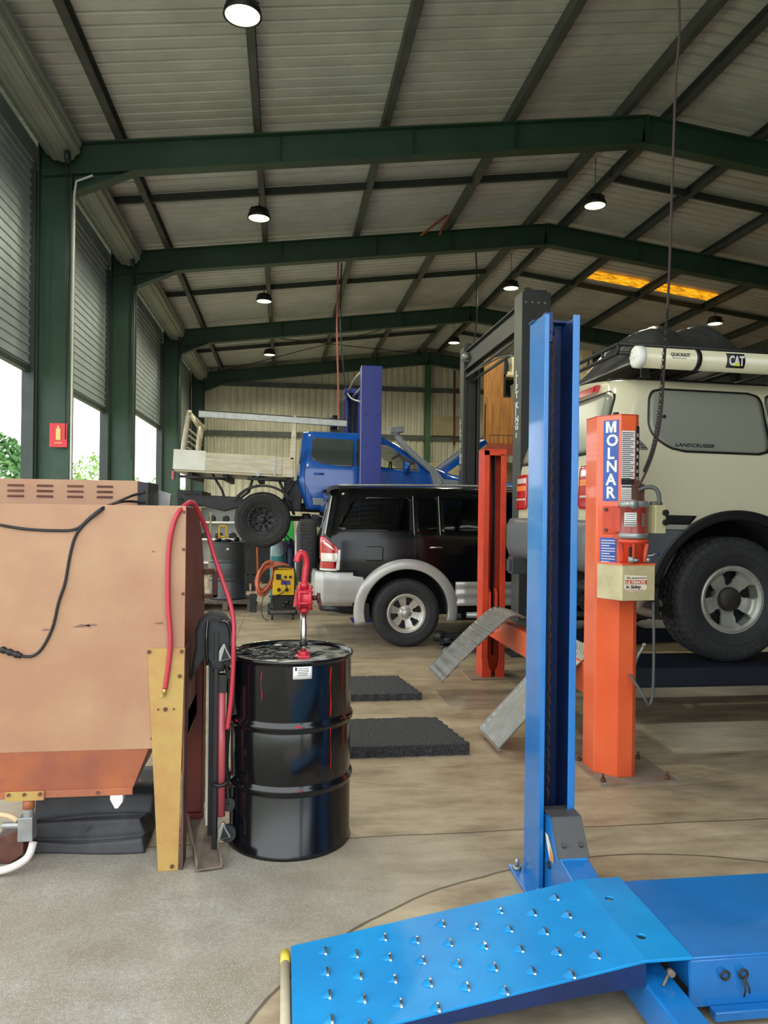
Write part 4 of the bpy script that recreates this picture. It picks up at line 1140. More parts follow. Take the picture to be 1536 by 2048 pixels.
# ------------------------------------------------------------------ foreground blue four-post hoist: post, cross beam, runway, ramp
def blue_hoist():
    t = thing('four_post_hoist', 'bright blue four-post hoist in the foreground with its runway and dimpled ramp', 'vehicle hoist', (1.1, 2.95, 0))
    x0, x1, y0, y1, H = 1.03, 1.178, 2.9, 3.09, 2.345
    prof = [(x0, y0), (x0+.02, y0), (x0+.02, y0+.008), (x0+.008, y0+.008), (x0+.008, y1-.008), (x1-.008, y1-.008), (x1-.008, y0+.008), (x1-.03, y0+.008), (x1-.03, y0), (x1, y0), (x1, y1), (x0, y1)]
    m = MB(); m.prism(prof, 'z', .015, H); p = m.build('post', mLiftBlue, t, .003)
    m = MB(); m.box(x0+.008, x1-.008, y1-.014, y1-.008, .02, H-.01); m.box(x1-.0145, x1-.0085, y0+.01, y1-.01, .02, H-.01); m.build('channel_shade_grime', mLiftBlue2, t)  # dark sheets put the channel's shade and grime into the colour
    m = MB(); m.box(x0-.004, x1+.004, y1-.06, y1+.004, H, H+.008); m.box(x0+.02, x0+.05, y0+.05, y0+.09, H-.1, H+.02); m.cyl((x0+.035, y0+.06, H-.06), (x0+.06, y0+.06, H-.06), .012, 10); m.build('post_cap', mLiftBlue2, t)
    m = MB()
    cx, cy = 1.098, 2.99
    m.tube([(cx+.004*math.cos(i*1.2), cy+.004*math.sin(i*1.2), 2.3-i*.0105) for i in range(186)], .0045, 6); m.tube([(cx-.003, cy, 2.33), (cx-.003, cy, .3)], .004, 6)
    m.build('lifting_cable', mRope, t)
    MB().box(x0+.03, x0+.042, y1-.05, y1-.02, .3, 2.28).build('safety_rack', mBlkG, t)
    m = MB(); m.box(.985, 1.29, 2.80, 3.16, 0, .016); m.build('base_plate', mLiftBlue, t, .002)
    for bx, by in ((1.008, 3.11), (1.012, 2.845), (1.25, 3.11)):
        m = MB(); m.cyl((bx, by, .016), (bx, by, .03), .019, 6); m.cyl((bx, by, .03), (bx, by, .062), .009, 10); m.build('anchor_bolt', mSteel, t)
    # end of the cross beam with its charcoal cover
    m = MB(); zs = [(2.955, .03), (2.955, .328), (2.83, .338), (2.735, .22), (2.62, .20), (2.60, .03)]
    m.prism([(y, z) for y, z in zs], 'x', 1.058, 1.17); cb = m.build('carriage', mLiftBlue, t, .004)
    m = MB()
    cov = [(2.965, .335), (2.90, .345), (2.83, .345), (2.745, .222)]
    for a, b in zip(cov, cov[1:]): m.prism([a, b, (b[0]-.006, b[1]+.006), (a[0]-.004, a[1]+.007)], 'x', 1.054, 1.176)
    for x in (1.082, 1.15):
        m.cyl((x, 2.765, .262), (x, 2.755, .275), .009, 8)
    m.build('carriage_cover', mGreyCap, cb)
    m = MB(); m.add([(1.056, 2.90, .262), (1.056, 2.87, .262), (1.056, 2.805, .205), (1.056, 2.80, .18), (1.056, 2.845, .175), (1.056, 2.88, .22)], [(0, 1, 2, 3, 4, 5)]); m.build('torn_sticker', mStCream, cb)
    m = MB(); m.add([(1.0555, 2.845, .228), (1.0555, 2.805, .205), (1.0555, 2.80, .18), (1.0555, 2.845, .175)], [(0, 1, 2, 3)]); MB().cyl((1.052, 2.855, .15), (1.058, 2.855, .15), .015, 12).build('pin_head', mHub, cb); m.build('orange_mark', M('rust_orange', '#c98a4c', .6), cb)
    # cross beam towards the next post
    m = MB(); m.box(1.09, 1.19, .75, 2.62, .02, .135); m.build('cross_beam', mLiftBlue, t, .008, 3)
    m = MB(); m.prism(prof, 'z', .015, H); o = m.build('post', mLiftBlue, t, .003)
    o.scale = (1, -1, 1); o.location = (0, -2.45+.0, 0)
    m = MB(); m.box(.985, 1.29, .35, .7, 0, .016); m.build('base_plate', mLiftBlue, t)
    # runway
    ya, yb = 2.13, 2.605
    m = MB(); m.box(1.235, 4.9, ya, yb, .188, .2); m.box(1.235, 4.9, ya, ya+.008, .055, .19); m.box(1.235, 4.9, ya, ya+.06, .045, .055); m.box(1.235, 4.9, yb-.008, yb, .055, .19); m.box(1.235, 4.9, yb-.06, yb, .045, .055); m.box(1.235, 1.243, ya, yb, .1, .19)
    m.box(1.3, 4.9, ya-.035, ya-.0, .02, .05)
    m.build('runway', mLiftBlue, t, .004)
    m = MB()
    for x in (1.345, 1.405):
        m = MB(); m.tube([(x+.013*math.cos(a*.63), ya-.012, .145+.013*math.sin(a*.63)) for a in range(10)], .004, 6, closed=True)
        if x > 1.4: m.tube([(x, ya-.015, .134), (x+.002, ya-.02, .10), (x-.002, ya-.018, .08)], .003, 6); m.tube([(x+.003, ya-.015, .134), (x+.014, ya-.02, .105), (x+.016, ya-.018, .09)], .003, 6)
        m.build('eye_bolt', mHub, t)
    m = MB(); m.tube([(1.165, ya-.01, .165), (1.135, ya-.03, .14)], .004, 6); m.cyl((1.17, ya-.02, .165), (1.17, ya+.0, .165), .010, 10)
    m.build('split_pin', mBrown, t)
    # ramp with flat hinge plate
    zs = lambda x: .209 if x >= 1.09 else .209-(1.09-x)*.168
    def top(u, v): x = .042+(1.24-.042)*u; return Vector((x, ya-.01+(yb+.02-ya)*v, zs(x)))
    m = MB(); xs = [.042, .3, .6, .9, 1.09, 1.24]; n = len(xs)
    for x in xs:
        pass
    poly = [(x, zs(x)) for x in xs]+[(x, zs(x)-.010) for x in reversed(xs)]
    m.prism(poly, 'y', ya-.012, yb+.012)
    o = m.build('ramp', mRampBlue, t, .002)
    # holes in the hinge plate
    h = MB()
    for y in (2.24, 2.475): h.cyl((1.135, y, .15), (1.135, y, .25), .016, 20)
    boolean(o, h)
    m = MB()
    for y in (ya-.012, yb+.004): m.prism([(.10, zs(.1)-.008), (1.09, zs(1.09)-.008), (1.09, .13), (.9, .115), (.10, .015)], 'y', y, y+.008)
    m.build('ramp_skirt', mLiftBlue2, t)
    # pressed grip dimples: half domes opening uphill
    def dimple(x, y):
        m = MB(); L, W, Hh = .032, .022, .010
        z0 = zs(x); sl = .166
        def fn(u, v):
            a = PI*v; xx = -L*(1-u); w = W*math.sin(u*PI/2)**.8
            return Vector((x+xx, y-w*math.cos(a), z0+sl*xx+.0005+Hh*math.sin(a)*math.sin(u*PI/2)**1.5))
        m.grid(fn, 8, 8, True)
        return m, fn
    k = 0
    mw = []
    rowsA = [(2.555, 0), (2.47, 0), (2.385, 0), (2.30, 0), (2.20, 0)]
    pts = []
    far = [(145, 540), (330, 497), (515, 455), (695, 410), (870, 368)]
    near = [(170, 754), (388, 704), (601, 652), (803, 600), (1003, 548)]
    dx = .188; 
    xA = [.160+i*.2025 for i in range(5)]
    for j in range(4):
        for i in range(5): pts.append((xA[i], 2.537-j*.115))
    for j in range(4):
        for i in range(4): pts.append((xA[i]+.101, 2.4795-j*.115))
    g0 = None
    for x, y in pts:
        m, fn = dimple(x, y)
        # bright worn lip: thin crescent at the open end
        o = m.build('grip_dimple', mRampBlue, t)
        md = o.modifiers.new('t', 'SOLIDIFY'); md.thickness = .002
        l = MB()
        l.grid(lambda u, v: fn(1, v)+Vector((.0015*(u), 0, -.0022*u)), 1, 8, False, back=lambda u, v: fn(1, v)+Vector((-.007, 0, .0006-.0022*u)))
        l.build('worn_lip', mChrome, o)
    m = MB(); m.cyl((.022, 2.09, .018), (.022, 2.555, .018), .016, 18); o = m.build('ramp_roller', M('roller_wood', '#c2b79c', .6, 0, .15, 12), t)
    m = MB(); m.cyl((.022, 2.535, .018), (.022, 2.60, .018), .0165, 18); m.build('roller_tip', M('tip_yellow', '#d8c04a', .55), o)
blue_hoist()

# ------------------------------------------------------------------ orange four-post hoist carrying the white car
def orange_hoist():
    t = thing('four_post_hoist', 'orange four-post hoist with octagonal posts carrying the white car', 'vehicle hoist', (1.92, 5.5, 0))
    # near post, back towards the camera, chamfered corners; channel opens away
    H = 2.125
    out = [(1.872, 4.43), (1.872, 4.30), (1.905, 4.17), (1.945, 4.145)]
    outer = [(1.842, 4.42), (1.842, 4.262), (1.85, 4.25), (1.938, 4.143), (2.028, 4.143), (2.06, 4.17), (2.06, 4.42)]
    inner = [(2.052, 4.42), (2.052, 4.175), (2.024, 4.151), (1.942, 4.151), (1.858, 4.254), (1.850, 4.266), (1.85, 4.42)]
    m = MB(); m.prism(outer+inner, 'z', .012, H); post = m.build('post', mOrange, t, .002)
    m = MB(); m.prism(outer, 'z', H-.004, H+.002); m.build('post_top', mOrangeR, t)
    m = MB(); m.cyl((1.94, 4.22, H), (1.94, 4.22, H+.02), .018, 12); m.build('top_bolt', mBlk, t)
    m = MB(); m.box(1.80, 2.27, 4.05, 4.50, 0, .012); m.build('base_plate', mDirtPlate, t)
    for x, y in ((1.83, 4.45), (1.83, 4.09), (2.22, 4.09), (2.22, 4.45)):
        m = MB(); m.cyl((x, y, .012), (x, y, .03), .014, 6); m.cyl((x, y, .03), (x, y, .055), .007, 8); m.build('anchor_bolt', mRust, t)
    # lettering strip on the slanting left-front face
    A = Vector((1.85, 4.25, 0)); B = Vector((1.938, 4.143, 0)); d = (B-A).normalized(); nrm = Vector((d.y, -d.x, 0))
    if nrm.y > 0: nrm = -nrm
    L = (B-A).length
    def face(name, a0, a1, z0, z1, mat, off=.0015, par=t):
        m = MB(); p = [A+d*a0+nrm*off, A+d*a1+nrm*off]
        m.add([(p[0].x, p[0].y, z0), (p[1].x, p[1].y, z0), (p[1].x, p[1].y, z1), (p[0].x, p[0].y, z1)], [(0, 1, 2, 3)])
        o = m.build(name, mat, par); o.modifiers.new('t', 'SOLIDIFY').thickness = .001; return o
    st = face('name_strip', L*.22, L*.90, 1.62, 2.095, mStBlue)
    zc = 2.028; stp = .0665
    W_, H_, s_ = .066, .066, .0165
    mp = [(0, 0), (s_, 0), (s_, H_*.62), (W_/2-.006, 0), (W_/2+.006, 0), (W_-s_, H_*.62), (W_-s_, 0), (W_, 0), (W_, H_), (W_-s_*1.2, H_), (W_/2, H_*.38), (s_*1.2, H_), (0, H_)]
    o_ = A+d*(L*.56-W_/2)+nrm*.0022
    mm = MB(); mm.add([(o_.x+d.x*q, o_.y+d.y*q, 2.022+z_) for q, z_ in mp]+[(o_.x+d.x*q+nrm.x*.001, o_.y+d.y*q+nrm.y*.001, 2.022+z_) for q, z_ in mp], [tuple(range(13)), tuple(range(25, 12, -1))]+[(i, (i+1) % 13, (i+1) % 13+13, i+13) for i in range(13)]); mm.build('letter', mWhite, st)
    for i, ch in enumerate('MOLNAR'):
        if i == 0: continue
        wch = {'M': .062, 'O': .054, 'L': .044, 'N': .053, 'A': .052, 'R': .052}[ch]
        o = text('letter', ch, .092, A+d*(L*.56-wch*.53)+nrm*.0022+Vector((0, 0, 2.022-i*.0765)), d, (0, 0, 1), mWhite, st, bold=.0028 if ch != 'M' else .0, sx=.98 if ch != 'M' else .80)
    sb = face('small_blue_sticker', L*.12, L*.86, 1.245, 1.405, mStBlue)
    for i in range(9): face('sticker_line', L*.18, L*(.8 if i % 3 else .55), 1.262+i*.0155, 1.267+i*.0155, mLabelW, .0022, sb)
    # instruction label on the front face
    m = MB(); m.box(1.942, 2.022, 4.1405, 4.142, 1.60, 2.03); lab = m.build('instruction_label', mLabelW, t)
    m = MB()
    for i in range(24):
        z = 2.02-i*.0115; w = (.072, .066, .07, .05)[i % 4]; m.box(1.946, 1.946+w, 4.139, 4.1403, z-.004, z)
    m.box(1.942, 2.022, 4.139, 4.1403, 1.715, 1.75); m.box(1.946, 2.018, 4.139, 4.1403, 1.70, 1.708); m.box(1.946, 2.018, 4.139, 4.1403, 1.61, 1.625)
    for i in range(5): m.box(1.946, 2.012, 4.139, 4.1403, 1.635+i*.012, 1.637+i*.012)
    m.build('label_print', mInk, lab)
    m = MB(); m.prism([(2.03, 4.142), (2.06, 4.168), (2.062, 4.166), (2.032, 4.140)], 'z', 1.61, 2.06); m.build('side_strip', mInk, t)
    m = MB()
    for i in range(9): m.prism([(2.036, 4.1445), (2.050, 4.157), (2.0513, 4.1555), (2.0373, 4.143)], 'z', 1.66+i*.042, 1.66+i*.042+.02)
    m.build('side_strip_print', mLabelW, t)
    # motor, coupling, tank
    cx, cy = 1.975, 4.05
    m = MB(); m.lathe([(0, 1.405), (.072, 1.405), (.078, 1.412), (.080, 1.43), (.076, 1.44), (.076, 1.58), (.08, 1.585), (.08, 1.61), (.066, 1.622), (0, 1.622)], (cx, cy, 0), 'z', 40)
    mo = m.build('motor', mMotor, t)
    for z0, z1 in ((1.406, 1.437), (1.584, 1.618)):
        MB().lathe([(.079, z0), (.0825, z0+.003), (.0825, z1-.003), (.079, z1)], (cx, cy, 0), 'z', 40).build('end_ring', mSteel, mo)
    m = MB(); m.lathe([(.0, -.0), (.026, -.0), (.028, .01), (.02, .012)], (cx-.035, cy-.085, 1.60), 'y', 20); m.build('fan_cover', mSteel, mo)
    m = MB()
    def lab(u, v, r=.0775): a = rad(-155)+rad(52)*u; return Vector((cx+r*math.cos(a), cy+r*math.sin(a), 1.475+.078*v))
    m.grid(lab, 8, 2); o = m.build('rating_label', mLabelW, mo); o.modifiers.new('t', 'SOLIDIFY').thickness = .001
    m = MB()
    for i in range(6): m.grid(lambda u, v: Vector((cx+.0786*math.cos(rad(-150)+rad(42)*u), cy+.0786*math.sin(rad(-150)+rad(42)*u), 1.483+i*.012+.0035*v)), 6, 1)
    m.build('label_print', mInk, mo)
    m = MB()
    for (z0, z1) in ((1.475, 1.55),): m.grid(lambda u, v: Vector((cx+.0778*math.cos(rad(-82)+rad(20)*u), cy+.0778*math.sin(rad(-82)+rad(20)*u), z0+(z1-z0)*v)), 4, 2)
    m.build('nameplate', mBrown, mo)
    # bracket
    m = MB(); 
    p0 = A+d*L*.25+nrm*.003; p1 = A+d*L*.95+nrm*.003
    m.prism([(p0.x, p0.y), (p1.x, p1.y), (p1.x+nrm.x*.008, p1.y+nrm.y*.008), (p0.x+nrm.x*.008, p0.y+nrm.y*.008)], 'z', 1.43, 1.59)
    m.box(1.90, 1.912, 4.05, 4.14, 1.44, 1.58); m.box(1.90, 2.0, 4.06, 4.14, 1.40, 1.43)
    br = m.build('motor_bracket', mOrangeR, t, .002)
    m = MB()
    for z in (1.45, 1.57):
        p = A+d*L*.42+nrm*.01; m.cyl((p.x, p.y, z), (p.x+nrm.x*.012, p.y+nrm.y*.012, z), .011, 6)
    m.build('bracket_bolt', mRust, br)
    m = MB(); m.lathe([(.0, 1.268), (.06, 1.268), (.06, 1.37), (.078, 1.38), (.082, 1.385), (.082, 1.402), (.0, 1.402)], (cx, cy, 0), 'z', 36)
    for k in range(5): a = 2*PI*k/5+.5; m.obox((cx+.06*math.cos(a), cy+.06*math.sin(a), 1.275), (cx+.078*math.cos(a), cy+.078*math.sin(a), 1.38), .012, .02)
    m.build('pump_housing', mOrangeR, t)
    m = MB(); m.box(cx-.05, cx-.035, cy-.0625, cy-.05, 1.30, 1.36); m.build('housing_slot', mInk, t)
    m = MB(); m.cyl((cx-.045, cy-.075, 1.272), (cx-.045, cy-.075, 1.305), .018, 16); m.cyl((cx-.04, cy-.095, 1.288), (cx-.01, cy-.095, 1.288), .008, 8)
    m.cyl((cx+.06, cy-.06, 1.275), (cx+.06, cy-.06, 1.30), .013, 12); m.tube([(cx+.055, cy-.06, 1.31), (cx+.085, cy-.065, 1.315), (cx+.10, cy-.07, 1.325)], .005, 8); m.build('valve', mSteel, t)
    m = MB(); m.cyl((cx+.098, cy-.07, 1.322), (cx+.118, cy-.072, 1.318), .009, 10); m.build('valve_knob', M('knob_blue', '#24345a', .4), t)
    # cream oil tank, skewed box
    tk = [(1.795, 4.13), (1.872, 3.965), (2.075, 3.985), (2.085, 4.13)]
    m = MB(); m.prism(tk, 'z', 1.06, 1.262); tank = m.build('oil_tank', mCream, t, .003)
    m = MB(); m.prism([(p[0]*1.0+(.003 if p[0] > 1.95 else -.003), p[1]-.002) for p in tk], 'z', 1.258, 1.268); m.build('tank_lid', mOrange, tank)
    a = Vector(tk[1]+(0,)); b = Vector(tk[2]+(0,)); e = (b-a).normalized(); nn = Vector((e.y, -e.x, 0))
    def tp(q, z, o=.0012): v = a+e*q+nn*o; return Vector((v.x, v.y, z))
    m = MB(); m.add([tp(.014, 1.205), tp(.15, 1.198), tp(.153, 1.125), tp(.13, 1.117), tp(.04, 1.112), tp(.012, 1.13)], [(0, 1, 2, 3, 4, 5)]); s_ = m.build('safety_sticker', mStCream, tank); s_.modifiers.new('t', 'SOLIDIFY').thickness = .0006
    m = MB(); m.add([tp(.018, 1.177, .0022), tp(.152, 1.175, .0022), tp(.152, 1.152, .0022), tp(.018, 1.154, .0022)], [(0, 1, 2, 3)]); m.build('red_band', mStRed, s_)
    m = MB(); m.add([tp(.03, 1.1195, .0022), tp(.13, 1.1225, .0022), tp(.13, 1.1195, .0022), tp(.03, 1.1165, .0022)], [(0, 1, 2, 3)]); m.build('red_line', mStRed, s_)
    text('ultimate', 'ULTIMATE', .023, tp(.022, 1.156, .003), e, (0, 0, 1), mStCream, s_, bold=.0008, sx=1.12)
    text('the', 'The', .015, tp(.022, 1.184, .003), e, (0, 0, 1), mInk, s_, shear=.3, sx=1.1)
    m = MB()
    for i in range(12): m.add([tp(.057+i*.0075, 1.184, .0022), tp(.0625+i*.0075, 1.184, .0022), tp(.0625+i*.0075, 1.190, .0022), tp(.057+i*.0075, 1.190, .0022)], [(0, 1, 2, 3)])
    m.build('sticker_small_print', mInk, s_)
    text('in_safety', 'In Safety', .026, tp(.02, 1.130, .003), e, (0, 0, 1), mInk, s_, shear=.35, bold=.0004, sx=1.05)
    # junction box with two push buttons
    m = MB(); m.prism([(2.062, 4.06), (2.075, 3.985), (2.143, 3.995), (2.15, 4.07)], 'z', 1.437, 1.598); jb = m.build('switch_box', mJBox, t, .004)
    for z in (1.555, 1.50): MB().cyl((2.133, 3.998, z), (2.135, 3.975, z), .017, 16).build('push_button', mBlk, jb)
    m = MB(); m.tube([(2.03, 4.1, 1.685), (2.06, 4.06, 1.70), (2.095, 4.04, 1.695), (2.115, 4.03, 1.66), (2.118, 4.03, 1.60)], .012, 12, 5); m.cyl((2.07, 4.035, 1.605), (2.135, 4.035, 1.605), .014, 10); m.build('conduit', M('conduit_grey', '#53544f', .5), t)
    m = MB(); m.box(2.005, 2.065, 4.10, 4.15, 1.62, 1.72); m.box(2.01, 2.03, 4.09, 4.1, 1.6, 1.74); m.build('plug_block', mRust, t)
    # cable hanging under the box
    m = MB(); m.tube([(2.085, 4.02, 1.05), (2.092, 4.02, .8), (2.09, 4.02, .55), (2.078, 4.02, .48), (2.062, 4.02, .465), (2.03, 4.02, .52), (1.99, 4.1, .62)], .008, 8, 5); m.build('hanging_cable', M('cable_grey', '#4c4d4c', .6), t)
    # far post: channel opens to the camera
    xa, xb, ya, yb = 1.842, 2.06, 6.80, 7.0
    pf = [(xa, ya), (xa+.055, ya), (xa+.055, ya+.01), (xa+.01, ya+.01), (xa+.01, yb-.01), (xb-.01, yb-.01), (xb-.01, ya+.01), (xb-.055, ya+.01), (xb-.055, ya), (xb, ya), (xb, yb), (xa, yb)]
    m = MB(); m.prism(pf, 'z', .012, 2.13); m.box(xa, xb, ya, yb, 2.125, 2.14); m.box(xa, xb, ya, ya+.01, 2.08, 2.13)
    m.prism([(xa, .012), (xa+.09, .012), (xa+.09, .08), (xa+.07, .1), (xa+.055, .19), (xa, .19)], 'y', ya-.006, ya); m.prism([(xb, .012), (xb-.09, .012), (xb-.09, .08), (xb-.07, .1), (xb-.055, .19), (xb, .19)], 'y', ya-.006, ya)
    m.build('post', mOrangeR, t, .004)
    m = MB(); m.box(xa-.12, xb+.13, 6.73, 7.12, 0, .012); m.build('base_plate', mDirtPlate, t)
    m = MB(); m.tube([(1.95, 6.9, 2.1), (1.95, 6.9, .7)], .008, 8); m.box(1.96, 1.972, 6.86, 6.9, .2, 2.1); m.build('lifting_cable', mBlk, t)
    m = MB(); m.prism([(6.80, .50), (6.80, .80), (6.86, .84), (6.93, .8), (6.95, .5)], 'x', 1.90, 1.925); m.prism([(6.80, .50), (6.80, .80), (6.86, .84), (6.93, .8), (6.95, .5)], 'x', 1.965, 1.99); m.build('carriage', mOrangeR, t, .004)
    # cross beam, runways
    m = MB(); m.box(1.90, 2.0, 4.2, 6.86, .40, .60); m.build('cross_beam', mOrange, t, .008)
    m = MB(); m.cyl((1.898, 4.45, .5), (1.89, 4.45, .5), .01, 8); m.build('beam_bolt', mRust, t)
    for ya, yb in ((4.55, 5.05), (6.17, 6.67)):
        m = MB(); m.box(2.02, 7.0, ya, yb, .535, .555); m.box(2.02, 7.0, ya, ya+.01, .44, .54); m.box(2.02, 7.0, yb-.01, yb, .44, .54); m.box(2.02, 7.0, ya-.002, ya+.06, .43, .44)
        m.build('runway', M('runway_navy', '#141c2a', .5, 0, .3, 4) if ya < 5 else MATS['runway_navy'], t, .003)
    # hinge lever
    m = MB(); m.tube([(2.20, 4.5, .55), (2.225, 4.47, .66), (2.25, 4.45, .72)], .008, 8); m.sphere((2.252, 4.449, .725), .014); m.build('lock_lever', mSteel, t)
    # far ramp: ribbed aluminium, slightly curled
    def rampm(name, ya, yb, path, mat, ribs_):
        m = MB(); pts = catmull([Vector((x, 0, z)) for x, z in path], 14); n = len(pts)
        def fn(u, v, o_=0):
            k = u*(n-1); i = min(n-2, int(k)); q = k-i; p = pts[i].lerp(pts[i+1], q)
            h = 0
            if ribs_: h = .014*abs(math.sin(u*PI*15))**2
            else: h = .0045*math.sin(u*130)*math.sin(v*75)
            e = .02*(max(0, abs(2*v-1)-.93)/.07)
            return Vector((p.x, ya+(yb-ya)*v, p.z+h*(abs(2*v-1) < .92)+e-o_))
        m.grid(lambda u, v: fn(u, v), 260 if ribs_ else 220, 40 if not ribs_ else 24, not ribs_ or True, back=lambda u, v: fn(u, v, .008)-Vector((0, 0, 0)))
        m.obox((path[0][0], ya, path[0][1]), (path[0][0], yb, path[0][1]), .012, .012)
        return m.build(name, mat, t)
    rampm('ramp', 5.85, 6.4, [(1.27, .19), (1.50, .42), (1.70, .60), (1.84, .70), (2.0, .67)], mAlum, True)
    rampm('ramp', 4.58, 5.05, [(1.36, .05), (1.62, .32), (1.85, .55), (2.02, .67)], mTread, False)
orange_hoist()

# ------------------------------------------------------------------ two-post hoists
def charcoal_hoist():
    t = thing('two_post_hoist', 'charcoal two-post hoist with overhead beam and white vertical lettering', 'vehicle hoist', (2.69, 9.35, 0))
    for k, (ya, yb) in enumerate(((7.85, 8.12), (10.62, 10.85))):
        xa, xb = (2.53, 2.85) if k == 0 else (2.56, 2.81)
        m = MB(); H = 3.95
        if k == 0:
            m.prism([(xa, ya), (xb, ya), (xb, yb), (xb-.012, yb), (xb-.012, ya+.012), (xa+.012, ya+.012), (xa+.012, yb), (xa, yb)], 'z', .015, H)
        else:
            m.prism([(xa, yb), (xa, ya), (xa+.05, ya), (xa+.05, ya+.012), (xa+.012, ya+.012), (xa+.012, yb-.012), (xb-.012, yb-.012), (xb-.012, ya+.012), (xb-.05, ya+.012), (xb-.05, ya), (xb, ya), (xb, yb)], 'z', .015, H)
            m.box(xa+.06, xb-.06, ya+.03, ya+.09, 1.0, 3.7)
        p = m.build('post', mHoistGrey, t, .004)
        m = MB(); m.box(xa-.003, xa-.0005, ya, yb, .02, H); m.build('post_lit_side', mHoistGreyL, t)  # lighter skin paints the light falling on the post's left side
        m = MB(); m.box(xa-.1, xb+.1, ya-.08, yb+.08, 0, .018); m.build('base_plate', mHoistGrey, t)
        z = 3.05 if k == 0 else 2.85
        for i, ch in enumerate('LIFTKING'):
            zz = z-i*.078-(.04 if i > 3 else 0)
            text('letter', ch, .095, (xa-.006, ya+.19, zz), (0, -1, 0), (0, 0, 1), mWhite, p, bold=.004, sx=1.7)
        text('letter', 'II', .07, (xa-.006, ya+.16, z-8*.078-.05), (0, -1, 0), (0, 0, 1), mWhite, p, bold=.003)
        m = MB(); m.box(xa+.03, xb-.03, ya+.03, yb-.03, H-.02, H+.03); m.cyl((xa+.1, (ya+yb)/2-.02, H+.02), (xa+.1, (ya+yb)/2+.02, H+.02), .06, 16); m.build('pulley_housing', mHoistGrey, t)
        m = MB()
        for j in range(4): m.cyl((xa+.04+j*.07, ya-.012, H-.12), (xa+.04+j*.07, ya+.0, H-.12), .012, 8)
        m.build('bolt', mSteel, t)
    m = MB(); m.prism([(8.1, 3.87), (10.65, 3.87), (10.65, 3.60), (8.1, 3.60)], 'x', 2.6, 2.615); m.box(2.56, 2.66, 8.1, 10.65, 3.86, 3.875); m.box(2.56, 2.66, 8.1, 10.65, 3.60, 3.615); m.build('overhead_beam', mHoistGrey, t)
    m = MB(); m.tube([(2.6, 8.1, 3.52), (2.6, 10.65, 3.52)], .02, 8); m.tube([(2.68, 8.1, 3.45), (2.68, 10.65, 3.45)], .02, 8); m.tube([(2.58, 8.1, 3.3), (2.58, 9.0, 3.45), (2.58, 10.65, 3.5)], .012, 8, 4); m.build('overhead_cable', mHoistGreyL, t)
    m = MB(); m.cyl((2.57, 10.5, 3.78), (2.57, 10.6, 3.78), .07, 14); m.sphere((2.56, 10.5, 3.78), .06); m.build('limit_switch', mSteel, t)
    for ya in (7.97, 10.62):
        sg = 1 if ya < 9 else -1
        if sg == 1:
            m = MB(); m.box(2.6, 2.78, 8.13, 8.22, .1, .6); m.build('carriage', mHoistGrey, t)
            m = MB(); m.obox((2.62, 8.2, .2), (1.75, 8.28, .14), .1, .07); m.cyl((1.75, 8.28, .1), (1.75, 8.28, .2), .07, 16); m.build('lift_arm', mBlk, t)
            m = MB(); m.obox((2.75, 8.2, .2), (3.6, 8.3, .14), .1, .07); m.build('lift_arm', mBlk, t)
        else:
            m = MB(); m.box(2.6, 2.78, 10.5, 10.60, .1, .6); m.build('carriage', mHoistGrey, t)
charcoal_hoist()

